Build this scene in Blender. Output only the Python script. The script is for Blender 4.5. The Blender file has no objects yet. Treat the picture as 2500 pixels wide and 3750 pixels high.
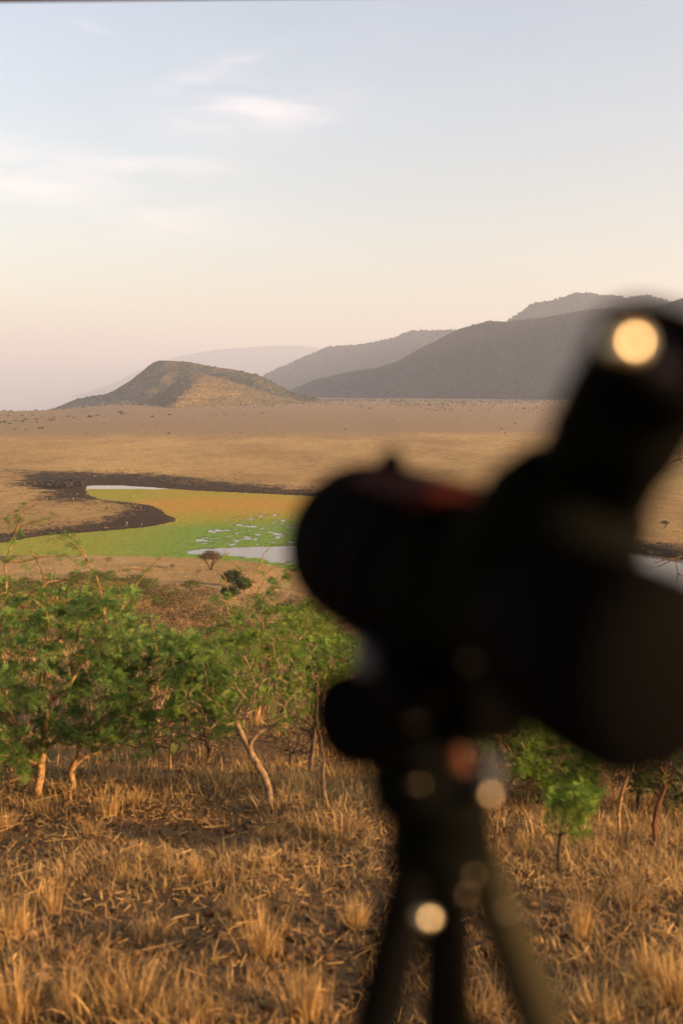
import bpy, math, random
import numpy as np
from mathutils import Vector

# ------------------------------------------------------------------ camera, light, exposure
scene = bpy.context.scene
COL = scene.collection
RAD = math.radians
CAM_Z = 36.7                     # eye height above the lake; the hillside under the camera is 1.7 m lower
PITCH = RAD(6.96)
FPX = 3646.0                     # focal length in photo pixels (35 mm on a 24 x 36 mm frame)
SUN_AZ, SUN_EL = RAD(110), RAD(13)

cam_data = bpy.data.cameras.new("camera")
cam_data.sensor_fit = 'VERTICAL'
cam_data.sensor_height = 36.0
cam_data.sensor_width = 24.0
cam_data.lens = 35.0
cam_data.clip_start = 0.02
cam_data.clip_end = 60000
cam_data.dof.use_dof = True
cam_data.dof.focus_distance = 120.0
cam_data.dof.aperture_fstop = 2.5
cam_data.dof.aperture_blades = 0
cam = bpy.data.objects.new("camera", cam_data)
cam.location = (0, 0, CAM_Z)
cam.rotation_euler = (math.pi / 2 - PITCH, 0, 0)
COL.objects.link(cam)
scene.camera = cam

sun_dir = Vector((math.sin(SUN_AZ) * math.cos(SUN_EL), math.cos(SUN_AZ) * math.cos(SUN_EL), math.sin(SUN_EL)))
sun_data = bpy.data.lights.new("sun", 'SUN')
sun_data.energy = 5.0
sun_data.angle = RAD(0.55)
sun_data.color = (1.0, 0.59, 0.27)
sun = bpy.data.objects.new("sun", sun_data)
sun.rotation_euler = (-sun_dir).to_track_quat('-Z', 'Y').to_euler()
sun.location = (60, -20, 80)
COL.objects.link(sun)

world = bpy.data.worlds.new("World")
scene.world = world
world.use_nodes = True
SKY_STRENGTH = 0.101

def build_world():
    nt = world.node_tree
    nt.nodes.clear()
    N, L = nt.nodes.new, nt.links.new
    out = N('ShaderNodeOutputWorld'); bg = N('ShaderNodeBackground'); sky = N('ShaderNodeTexSky')
    sky.sky_type = 'NISHITA'; sky.sun_disc = False
    sky.sun_elevation = SUN_EL; sky.sun_rotation = SUN_AZ
    sky.altitude = 300; sky.air_density = 1.5; sky.dust_density = 2.0; sky.ozone_density = 2.2
    def math_(op, a, b=None, clamp=False):
        m = N('ShaderNodeMath'); m.operation = op; m.use_clamp = clamp
        for i, v in enumerate((a, b)):
            if v is None: continue
            if isinstance(v, (int, float)): m.inputs[i].default_value = v
            else: L(v, m.inputs[i])
        return m.outputs[0]
    tc = N('ShaderNodeTexCoord'); sep = N('ShaderNodeSeparateXYZ')
    L(tc.outputs['Generated'], sep.inputs[0])
    az = math_('ARCTAN2', sep.outputs[0], sep.outputs[1])
    el = math_('ARCSINE', sep.outputs[2])
    # thin high cloud drifting over the whole sky, thicker in two wisps
    vec = N('ShaderNodeCombineXYZ')
    L(math_('ADD', math_('MULTIPLY', az, 9.0), math_('MULTIPLY', el, 6.0)), vec.inputs[0])
    L(math_('MULTIPLY', el, 44.0), vec.inputs[1])
    noise = N('ShaderNodeTexNoise'); noise.inputs['Scale'].default_value = 1.0
    noise.inputs['Detail'].default_value = 9; noise.inputs['Roughness'].default_value = 0.58
    noise.inputs['Distortion'].default_value = 0.35
    L(vec.outputs[0], noise.inputs['Vector'])
    n = noise.outputs['Fac']
    def wisp(a0, e0, ra, re, tilt, gain):
        da = math_('SUBTRACT', az, a0); de = math_('SUBTRACT', math_('SUBTRACT', el, e0), math_('MULTIPLY', da, tilt))
        q = math_('ADD', math_('POWER', math_('ABSOLUTE', math_('DIVIDE', da, ra)), 2.0), math_('POWER', math_('ABSOLUTE', math_('DIVIDE', de, re)), 2.0))
        return math_('MULTIPLY', math_('EXPONENT', math_('MULTIPLY', q, -1.0)), gain)
    masks = [wisp(-0.085, 0.2575, 0.075, 0.021, 0.05, 1.0), wisp(-0.26, 0.186, 0.13, 0.026, -0.20, 0.9),
             wisp(-0.115, 0.295, 0.05, 0.010, 0.35, 0.55), wisp(-0.235, 0.3235, 0.018, 0.004, -0.2, 0.6),
             wisp(-0.18, 0.21, 0.08, 0.010, 0.0, 0.6)]
    tot = masks[0]
    for m in masks[1:]: tot = math_('ADD', tot, m)
    tot = math_('ADD', tot, 0.05)
    shaped = math_('MULTIPLY', math_('MULTIPLY', math_('SUBTRACT', n, 0.34), 3.4, True), tot, True)
    fac = math_('MULTIPLY', shaped, 0.40)
    desat = N('ShaderNodeHueSaturation'); desat.inputs['Saturation'].default_value = 0.78
    tint = N('ShaderNodeMix'); tint.data_type = 'RGBA'; tint.blend_type = 'MULTIPLY'; tint.inputs['Factor'].default_value = 1.0
    L(sky.outputs[0], tint.inputs['A']); tint.inputs['B'].default_value = (1.12, 0.965, 0.985, 1)
    L(tint.outputs['Result'], desat.inputs['Color'])
    mix = N('ShaderNodeMix'); mix.data_type = 'RGBA'
    L(fac, mix.inputs['Factor']); L(desat.outputs[0], mix.inputs['A'])
    mix.inputs['B'].default_value = (5.9, 4.8, 4.5, 1)
    L(mix.outputs['Result'], bg.inputs['Color'])
    bg.inputs['Strength'].default_value = SKY_STRENGTH
    L(bg.outputs[0], out.inputs['Surface'])
build_world()

scene.render.engine = 'CYCLES'
cy = scene.cycles
cy.use_denoising = True
try: cy.denoiser = 'OPENIMAGEDENOISE'
except Exception: pass
cy.max_bounces = 6; cy.diffuse_bounces = 3; cy.glossy_bounces = 3; cy.transmission_bounces = 4
cy.volume_bounces = 2; cy.transparent_max_bounces = 8
cy.caustics_reflective = False; cy.caustics_refractive = False
vs = scene.view_settings
vs.view_transform = 'Standard'; vs.look = 'None'; vs.exposure = 1.52; vs.gamma = 1.0
vs.use_curve_mapping = False

# ------------------------------------------------------------------ helpers
rng = np.random.default_rng(7)
random.seed(7)

def P(px, py, Y):
    """photo pixel -> world point at forward distance Y"""
    a = (px - 1250) / FPX; b = (1875 - py) / FPX
    dy = math.cos(PITCH) + b * math.sin(PITCH)
    dz = -math.sin(PITCH) + b * math.cos(PITCH)
    return np.array([a / dy * Y, Y, CAM_Z + dz / dy * Y])

def smooth(a, b, x):
    t = np.clip((np.asarray(x, float) - a) / (b - a), 0, 1)
    return t * t * (3 - 2 * t)

def _hash(ix, iy, seed):
    h = (ix.astype(np.int64) * 374761393 + iy.astype(np.int64) * 668265263 + seed * 974711) & 0xffffffff
    h = ((h ^ (h >> 13)) * 1274126177) & 0xffffffff
    return ((h ^ (h >> 16)) & 0xffff) / 65535.0

def vnoise(x, y, seed=0):
    x = np.asarray(x, float); y = np.asarray(y, float)
    ix = np.floor(x); iy = np.floor(y); fx = x - ix; fy = y - iy
    fx = fx * fx * (3 - 2 * fx); fy = fy * fy * (3 - 2 * fy)
    a = _hash(ix, iy, seed); b = _hash(ix + 1, iy, seed); c = _hash(ix, iy + 1, seed); d = _hash(ix + 1, iy + 1, seed)
    return (a * (1 - fx) + b * fx) * (1 - fy) + (c * (1 - fx) + d * fx) * fy

def fbm(x, y, seed=0, octv=4):
    s = 0; amp = 0.5; f = 1.0
    for o in range(octv):
        s = s + amp * (vnoise(np.asarray(x) * f, np.asarray(y) * f, seed + o * 17) - 0.5)
        amp *= 0.5; f *= 2.03
    return s

def in_poly(x, y, poly):
    x = np.asarray(x); y = np.asarray(y); inside = np.zeros(x.shape, bool)
    n = len(poly)
    for i in range(n):
        x1, y1 = poly[i]; x2, y2 = poly[(i + 1) % n]
        c = ((y1 > y) != (y2 > y)) & (x < (x2 - x1) * (y - y1) / (y2 - y1 + 1e-12) + x1)
        inside ^= c
    return inside

def mesh_data(name, V, F, mat, smooth_shade=False):
    """F: array (M,3|4) or list of such arrays"""
    me = bpy.data.meshes.new(name)
    V = np.ascontiguousarray(V, np.float32)
    Fs = F if isinstance(F, list) else [F]
    Fs = [np.asarray(f, np.int32) for f in Fs if len(f)]
    me.vertices.add(len(V)); me.vertices.foreach_set('co', V.ravel())
    nl = sum(f.size for f in Fs); nf = sum(len(f) for f in Fs)
    me.loops.add(nl); me.polygons.add(nf)
    me.loops.foreach_set('vertex_index', np.concatenate([f.ravel() for f in Fs]))
    sizes = np.concatenate([np.full(len(f), f.shape[1], np.int32) for f in Fs])
    starts = np.concatenate([[0], np.cumsum(sizes)[:-1]]).astype(np.int32)
    me.polygons.foreach_set('loop_start', starts)
    if smooth_shade: me.polygons.foreach_set('use_smooth', np.ones(nf, bool))
    me.update(calc_edges=True); me.validate()
    if mat: me.materials.append(mat)
    return me

def link(name, me, parent=None, loc=None):
    o = bpy.data.objects.new(name, me); COL.objects.link(o)
    if parent is not None: o.parent = parent
    if loc is not None: o.location = loc
    return o

def tag(o, label=None, cat=None, group=None, kind=None):
    if label: o['label'] = label
    if cat: o['category'] = cat
    if group: o['group'] = group
    if kind: o['kind'] = kind
    return o

def thing(name, label, cat, loc, group=None, rotz=0.0):
    e = bpy.data.objects.new(name, None); e.empty_display_size = 0.2; COL.objects.link(e)
    e.location = loc; e.rotation_euler = (0, 0, rotz)
    return tag(e, label, cat, group)

def copy_tree(root, loc, rotz, scale, label=None, group=None):
    r = root.copy(); COL.objects.link(r); r.location = loc; r.rotation_euler = (0, 0, rotz); r.scale = (scale[0], scale[1], scale[2])
    if label: r['label'] = label
    if group: r['group'] = group
    for ch in list(root.children):
        c = ch.copy(); COL.objects.link(c); c.parent = r
    return r

class MB:
    def __init__(s): s.V = []; s.F3 = []; s.F4 = []; s.n = 0
    def add(s, V, F3=None, F4=None):
        V = np.asarray(V, float)
        if F3 is not None and len(F3): s.F3.append(np.asarray(F3) + s.n)
        if F4 is not None and len(F4): s.F4.append(np.asarray(F4) + s.n)
        s.V.append(V); s.n += len(V)
    def data(s, name, mat, origin=(0, 0, 0), sm=False):
        F = []
        if s.F3: F.append(np.concatenate(s.F3))
        if s.F4: F.append(np.concatenate(s.F4))
        return mesh_data(name, np.concatenate(s.V) - np.asarray(origin, float), F, mat, sm)
    def lathe(s, p0, p1, prof, n=40, caps=True):
        """profile of (t 0..1, radius) along p0->p1"""
        p0 = np.asarray(p0, float); p1 = np.asarray(p1, float); ax = p1 - p0; l = np.linalg.norm(ax); a = ax / l
        u = np.cross(a, [0, 0, 1.0]);
        if np.linalg.norm(u) < 1e-3: u = np.cross(a, [0, 1.0, 0])
        u /= np.linalg.norm(u); v = np.cross(a, u)
        th = np.linspace(0, 2 * np.pi, n, endpoint=False)
        ring = np.cos(th)[:, None] * u + np.sin(th)[:, None] * v
        V = np.concatenate([p0 + ax * t + ring * r for t, r in prof]); F = []
        for k in range(len(prof) - 1):
            i = np.arange(n); j = (i + 1) % n
            F.append(np.stack([k * n + i, k * n + j, (k + 1) * n + j, (k + 1) * n + i], 1))
        F4 = np.concatenate(F); F3 = []
        if caps:
            V = np.concatenate([V, [p0 + ax * prof[0][0]], [p0 + ax * prof[-1][0]]]); c0 = len(V) - 2; c1 = len(V) - 1
            i = np.arange(n); j = (i + 1) % n; m = (len(prof) - 1) * n
            F3 = np.concatenate([np.stack([np.full(n, c0), j, i], 1), np.stack([np.full(n, c1), m + i, m + j], 1)])
        s.add(V, F3, F4); return s
    def box(s, c, half, ax=None, bev=0.0):
        """oriented box with chamfered vertical section; ax = 3 axis vectors"""
        c = np.asarray(c, float); ax = np.eye(3) if ax is None else np.asarray(ax, float)
        hx, hy, hz = half; b = bev if bev > 0 else min(half) * 0.12
        pts = []
        for z, inset in ((-hz, b), (-hz + b, 0), (hz - b, 0), (hz, b)):
            X = hx - inset; Y = hy - inset
            pts += [(-X + b, -Y, z), (X - b, -Y, z), (X, -Y + b, z), (X, Y - b, z), (X - b, Y, z), (-X + b, Y, z), (-X, Y - b, z), (-X, -Y + b, z)]
        V = np.array(pts) @ ax + c; F4 = []; F3 = []
        for k in range(3):
            for i in range(8):
                j = (i + 1) % 8; F4.append((k * 8 + i, k * 8 + j, (k + 1) * 8 + j, (k + 1) * 8 + i))
        for base, flip in ((0, True), (24, False)):
            for i in range(1, 7):
                t = (base, base + i, base + i + 1); F3.append(t[::-1] if flip else t)
        s.add(V, F3, F4); return s

# ------------------------------------------------------------------ materials
def new_mat(name):
    m = bpy.data.materials.new(name); m.use_nodes = True
    nt = m.node_tree
    return m, nt, nt.nodes['Principled BSDF'], nt.nodes['Material Output']

def noise_node(nt, scale, detail=4, rough=0.55, coord='Object', stretch=None, dist=0.0):
    tc = nt.nodes.new('ShaderNodeTexCoord'); n = nt.nodes.new('ShaderNodeTexNoise')
    n.inputs['Scale'].default_value = scale; n.inputs['Detail'].default_value = detail
    n.inputs['Roughness'].default_value = rough; n.inputs['Distortion'].default_value = dist
    if stretch:
        mp = nt.nodes.new('ShaderNodeMapping'); mp.inputs['Scale'].default_value = stretch
        nt.links.new(tc.outputs[coord], mp.inputs['Vector']); nt.links.new(mp.outputs[0], n.inputs['Vector'])
    else: nt.links.new(tc.outputs[coord], n.inputs['Vector'])
    return n.outputs['Fac']

def ramp_node(nt, fac, stops):
    r = nt.nodes.new('ShaderNodeValToRGB'); nt.links.new(fac, r.inputs[0])
    el = r.color_ramp.elements
    while len(el) < len(stops): el.new(0.5)
    for e, (p, c) in zip(el, stops): e.position = p; e.color = (*c, 1)
    return r.outputs[0]

def mix_node(nt, fac, a, b, blend='MIX'):
    m = nt.nodes.new('ShaderNodeMix'); m.data_type = 'RGBA'; m.blend_type = blend
    for key, v in (('Factor', fac), ('A', a), ('B', b)):
        if isinstance(v, (int, float)): m.inputs[key].default_value = v
        elif isinstance(v, tuple): m.inputs[key].default_value = (*v, 1)
        else: nt.links.new(v, m.inputs[key])
    return m.outputs['Result']

def bump_node(nt, height, strength, distance, bsdf):
    b = nt.nodes.new('ShaderNodeBump'); b.inputs['Strength'].default_value = strength; b.inputs['Distance'].default_value = distance
    nt.links.new(height, b.inputs['Height']); nt.links.new(b.outputs[0], bsdf.inputs['Normal'])

def attr_node(nt, name):
    a = nt.nodes.new('ShaderNodeAttribute'); a.attribute_name = name
    return a

def leafy(name, dark, light, transl=0.35, scale=3.0, islands=True):
    m, nt, b, out = new_mat(name)
    f = noise_node(nt, scale, 3, 0.6)
    geo = nt.nodes.new('ShaderNodeNewGeometry')
    add = nt.nodes.new('ShaderNodeMath'); add.operation = 'ADD'; add.use_clamp = True
    sub = nt.nodes.new('ShaderNodeMath'); sub.operation = 'MULTIPLY_ADD'; sub.inputs[1].default_value = 0.6; sub.inputs[2].default_value = -0.3
    nt.links.new(geo.outputs['Random Per Island'], sub.inputs[0]); nt.links.new(sub.outputs[0], add.inputs[0]); nt.links.new(f, add.inputs[1])
    col = ramp_node(nt, add.outputs[0], [(0.15, dark), (0.8, light)])
    nt.links.new(col, b.inputs['Base Color']); b.inputs['Roughness'].default_value = 0.65
    b.inputs['Specular IOR Level'].default_value = 0.25
    if transl > 0:
        t = nt.nodes.new('ShaderNodeBsdfTranslucent'); nt.links.new(col, t.inputs['Color'])
        mx = nt.nodes.new('ShaderNodeMixShader'); mx.inputs[0].default_value = transl
        nt.links.new(b.outputs[0], mx.inputs[1]); nt.links.new(t.outputs[0], mx.inputs[2]); nt.links.new(mx.outputs[0], out.inputs['Surface'])
    return m

def plain(name, col, rough=0.6, spec=0.3, metal=0.0, var=0.25, scale=40, bump=0.0):
    m, nt, b, out = new_mat(name)
    f = noise_node(nt, scale, 4)
    c0 = tuple(c * (1 - var) for c in col); c1 = tuple(min(1, c * (1 + var)) for c in col)
    nt.links.new(ramp_node(nt, f, [(0.3, c0), (0.7, c1)]), b.inputs['Base Color'])
    b.inputs['Roughness'].default_value = rough; b.inputs['Specular IOR Level'].default_value = spec; b.inputs['Metallic'].default_value = metal
    if bump: bump_node(nt, f, bump, 0.01, b)
    return m

def ground_material():
    m, nt, b, out = new_mat('ground_cover')
    zone = attr_node(nt, 'zone'); sep = nt.nodes.new('ShaderNodeSeparateColor'); nt.links.new(zone.outputs['Color'], sep.inputs[0])
    mud, brush, near = sep.outputs[0], sep.outputs[1], sep.outputs[2]
    n_big = noise_node(nt, 0.012, 5, 0.6, stretch=(1, 0.45, 1)); n_mid = noise_node(nt, 0.16, 6, 0.62, stretch=(1, 0.6, 1)); n_sm = noise_node(nt, 1.1, 6, 0.68, stretch=(1, 0.8, 1)); n_fine = noise_node(nt, 9.0, 6, 0.65)
    n_rag = noise_node(nt, 0.30, 9, 0.82, stretch=(0.6, 0.5, 1))
    plain_c = mix_node(nt, ramp_node(nt, n_big, [(0.38, (0, 0, 0)), (0.62, (1, 1, 1))]), (0.30, 0.19, 0.066), (0.47, 0.315, 0.118))
    plain_c = mix_node(nt, 0.75, plain_c, ramp_node(nt, n_mid, [(0.30, (0.66, 0.63, 0.58)), (0.56, (1, 1, 1))]), 'MULTIPLY')
    plain_c = mix_node(nt, 0.8, plain_c, ramp_node(nt, n_sm, [(0.32, (0.45, 0.42, 0.38)), (0.52, (1, 1, 1))]), 'MULTIPLY')
    brush_c = mix_node(nt, n_mid, (0.20, 0.135, 0.065), (0.33, 0.22, 0.11))
    brush_c = mix_node(nt, 0.8, brush_c, ramp_node(nt, n_sm, [(0.36, (0.5, 0.52, 0.45)), (0.55, (1, 1, 1))]), 'MULTIPLY')
    mud_c = mix_node(nt, n_mid, (0.014, 0.009, 0.005), (0.070, 0.042, 0.019))
    soil_c = mix_node(nt, n_fine, (0.05, 0.028, 0.012), (0.27, 0.155, 0.062))
    soil_c = mix_node(nt, n_sm, soil_c, (0.16, 0.092, 0.04))
    c = mix_node(nt, brush, plain_c, brush_c)
    # ragged mud edge
    md = nt.nodes.new('ShaderNodeMath'); md.operation = 'MULTIPLY_ADD'; md.inputs[1].default_value = 3.0; nt.links.new(n_rag, md.inputs[0])
    mm = nt.nodes.new('ShaderNodeMath'); mm.operation = 'SUBTRACT'; nt.links.new(mud, mm.inputs[0]); mm.inputs[1].default_value = 1.38; nt.links.new(mm.outputs[0], md.inputs[2])
    me_ = ramp_node(nt, md.outputs[0], [(0.30, (0, 0, 0)), (0.75, (1, 1, 1))])
    c = mix_node(nt, me_, c, mud_c)
    c = mix_node(nt, near, c, soil_c)
    nt.links.new(c, b.inputs['Base Color']); b.inputs['Roughness'].default_value = 0.95; b.inputs['Specular IOR Level'].default_value = 0.08
    b2 = nt.nodes.new('ShaderNodeBump'); b2.inputs['Strength'].default_value = 0.45; b2.inputs['Distance'].default_value = 0.5; nt.links.new(n_sm, b2.inputs['Height'])
    b1 = nt.nodes.new('ShaderNodeBump'); b1.inputs['Strength'].default_value = 0.5; b1.inputs['Distance'].default_value = 0.04; nt.links.new(n_fine, b1.inputs['Height'])
    nt.links.new(b2.outputs[0], b1.inputs['Normal']); nt.links.new(b1.outputs[0], b.inputs['Normal'])
    return m

def hill_material(name, lo, hi, dark, scale=0.02):
    m, nt, b, out = new_mat(name)
    n1 = noise_node(nt, scale, 7, 0.65); n2 = noise_node(nt, scale * 8, 5, 0.65)
    c = mix_node(nt, ramp_node(nt, n1, [(0.38, (0, 0, 0)), (0.62, (1, 1, 1))]), lo, hi)
    c = mix_node(nt, ramp_node(nt, n2, [(0.42, (1, 1, 1)), (0.56, (0, 0, 0))]), c, dark)
    nt.links.new(c, b.inputs['Base Color']); b.inputs['Roughness'].default_value = 1.0; b.inputs['Specular IOR Level'].default_value = 0.0
    bump_node(nt, n2, 0.8, 6.0, b)
    return m

# ------------------------------------------------------------------ terrain
PROF_Y = np.array([-60, -10, 0, 4, 8, 15, 30, 70, 120, 160, 195, 215, 221, 232, 260])
PROF_Z = np.array([40, 36.3, 35, 34.25, 33.4, 31.9, 28.6, 20.8, 12.5, 6.8, 2.2, 0.45, 0.05, -0.5, -0.6])

def px_ground(pts):
    """pixels on the lake plain (z = 0) -> list of (x, y)"""
    res = []
    for px, py in pts:
        q = P(px, py, 1.0); k = CAM_Z / (CAM_Z - q[2]); res.append((q[0] * k, k))
    return res

LAKE = px_ground([(322, 1776), (420, 1776), (560, 1785), (700, 1797), (900, 1806), (1100, 1815), (1350, 1832), (1700, 1880), (2050, 1965), (2370, 2028), (2500, 2047), (2800, 2085), (3300, 2140),
                  (3500, 2330), (2600, 2235), (1900, 2165), (1300, 2112), (1060, 2082), (950, 2058), (800, 2046), (600, 2040), (400, 2036), (200, 2032), (0, 2030), (-400, 2030),
                  (-420, 2012), (-100, 2002), (0, 1993), (160, 1964), (400, 1945), (560, 1930), (640, 1912), (655, 1898), (612, 1884), (600, 1868), (560, 1850), (470, 1838), (380, 1828), (335, 1815), (322, 1795)])
MUD = px_ground([(-30, 1722), (60, 1719), (150, 1731), (380, 1735), (560, 1742), (800, 1768), (1150, 1805), (1400, 1822), (1700, 1868), (2050, 1950), (2370, 2012), (2560, 2030), (3400, 2130),
                 (3400, 2160), (2500, 2070), (1500, 1900), (700, 1900), (680, 1925), (400, 1962), (150, 1990), (0, 2010), (-420, 2025), (-450, 1985), (0, 1958), (100, 1950), (250, 1936), (350, 1918), (440, 1893), (492, 1870),
                 (470, 1852), (420, 1841), (300, 1834), (170, 1832), (190, 1818), (165, 1802), (80, 1782), (90, 1760), (120, 1742), (60, 1729)])

def ground_z(x, y):
    x = np.asarray(x, float); y = np.asarray(y, float)
    s = np.interp(x, [-80, -40, -17, -10, 3, 20, 59, 140], [0, 0, 8, 17, 26, 34, 49, 60]) * smooth(40, 150, y)
    yy = y + s
    z = np.interp(yy, PROF_Y, PROF_Z)
    z = (z + np.interp(yy - 2.5, PROF_Y, PROF_Z) + np.interp(yy + 2.5, PROF_Y, PROF_Z)) / 3
    lake = np.zeros(x.shape)
    m = (y > 120) & (y < 480)
    if m.any():
        xm, ym = x[m], y[m]; acc = np.zeros(xm.shape)
        for dx, dy in ((0, 0), (1.5, 0), (-1.5, 0), (0, 2.5), (0, -2.5)): acc += in_poly(xm + dx, ym + dy, LAKE)
        lake[m] = acc / 5
    a = x / np.maximum(y, 1)
    left = smooth(-0.20, -0.33, a)
    zr = 13.0 * smooth(700, 2400, y) * (1 - left) + left * (3.0 * smooth(700, 1450, y) - 28 * smooth(1560, 2600, y))
    zr = zr - 26 * smooth(3600, 7000, y) * (1 - left) - 0.023 * np.clip(y - 2600, 0, None) * np.maximum(left, smooth(3600, 6000, y))
    pl = 0.25 + 0.5 * lake * 0 + 0.9 * np.abs(fbm(x * 0.012, y * 0.012, 3, 3)) + zr
    bank = smooth(20, 60, x) * 0.8
    pl = (pl + bank) * (1 - lake) + (-0.55) * lake
    w = smooth(214, 221, yy)
    # the near hillside meets the lake, the far plain lies beyond
    z = np.where(yy > 214, z * (1 - w) + np.where(y > 0, pl, z) * w, z)
    rough = fbm(x * 1.3, y * 1.3, 11, 4) * 0.16 + fbm(x * 6, y * 6, 13, 3) * 0.05
    rough = rough * smooth(60, 15, y) + fbm(x * 0.16, y * 0.16, 21, 4) * 1.1 * smooth(14, 40, y) * smooth(214, 160, yy)
    return z + rough

def gz(x, y): return float(ground_z(np.array([x]), np.array([y]))[0])

def G(px, py, ymax=400.0):
    """photo pixel -> point on the ground"""
    Y = np.exp(np.linspace(math.log(2.2), math.log(ymax), 3000)); q = P(px, py, 1.0)
    X = q[0] * Y; Z = CAM_Z + (q[2] - CAM_Z) * Y
    h = np.where(Z < ground_z(X, Y))[0]
    i = h[0] if len(h) else len(Y) - 1
    return np.array([X[i], Y[i], gz(X[i], Y[i])])

M_GROUND = ground_material()
def build_ground():
    r = np.concatenate([np.geomspace(2, 18, 120, endpoint=False), np.geomspace(18, 140, 120, endpoint=False), np.geomspace(140, 460, 240, endpoint=False),
                        np.geomspace(460, 2600, 130, endpoint=False), np.geomspace(2600, 19500, 28)])
    th = np.tan(np.linspace(RAD(-52), RAD(52), 380)) * 1.0
    th = np.sign(th) * (0.55 * np.abs(th) + 0.45 * np.abs(th) ** 2 / np.abs(th).max())
    Y = (r - 8)[:, None] * np.ones_like(th)[None]; X = r[:, None] * th[None]
    Z = ground_z(X.ravel(), Y.ravel()).reshape(X.shape)
    nr, nc = X.shape; V = np.stack([X, Y, Z], -1).reshape(-1, 3)
    i = (np.arange(nr - 1)[:, None] * nc + np.arange(nc - 1)[None]).ravel()
    F = np.stack([i, i + 1, i + nc + 1, i + nc], 1)
    me = mesh_data('ground', V, F, M_GROUND, True)
    x, y = V[:, 0], V[:, 1]
    wx = x + 9 * fbm(x * 0.08, y * 0.08, 31, 4); wy = y + 16 * fbm(x * 0.06, y * 0.05, 37, 4)
    mud = np.zeros(len(V)); m = (y > 140) & (y < 560)
    jr = np.random.default_rng(3)
    for q in range(26): mud[m] += in_poly(wx[m] + jr.normal(0, 3.5), wy[m] + jr.normal(0, 10), MUD) / 26
    lk = in_poly(x, y, LAKE); mud[lk] = 1
    brush = smooth(760, 900, y + 60 * fbm(x * 0.01, y * 0.006, 41, 3) - 0.12 * x)
    brush = np.maximum(brush, 0.35 * smooth(215, 150, y) * smooth(20, 60, y))
    near = smooth(70, 25, y)
    col = np.stack([mud, brush, near, np.ones(len(V))], 1).astype(np.float32)
    at = me.color_attributes.new('zone', 'FLOAT_COLOR', 'POINT'); at.data.foreach_set('color', col.ravel())
    tag(link('ground', me), kind='structure')
build_ground()

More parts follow.
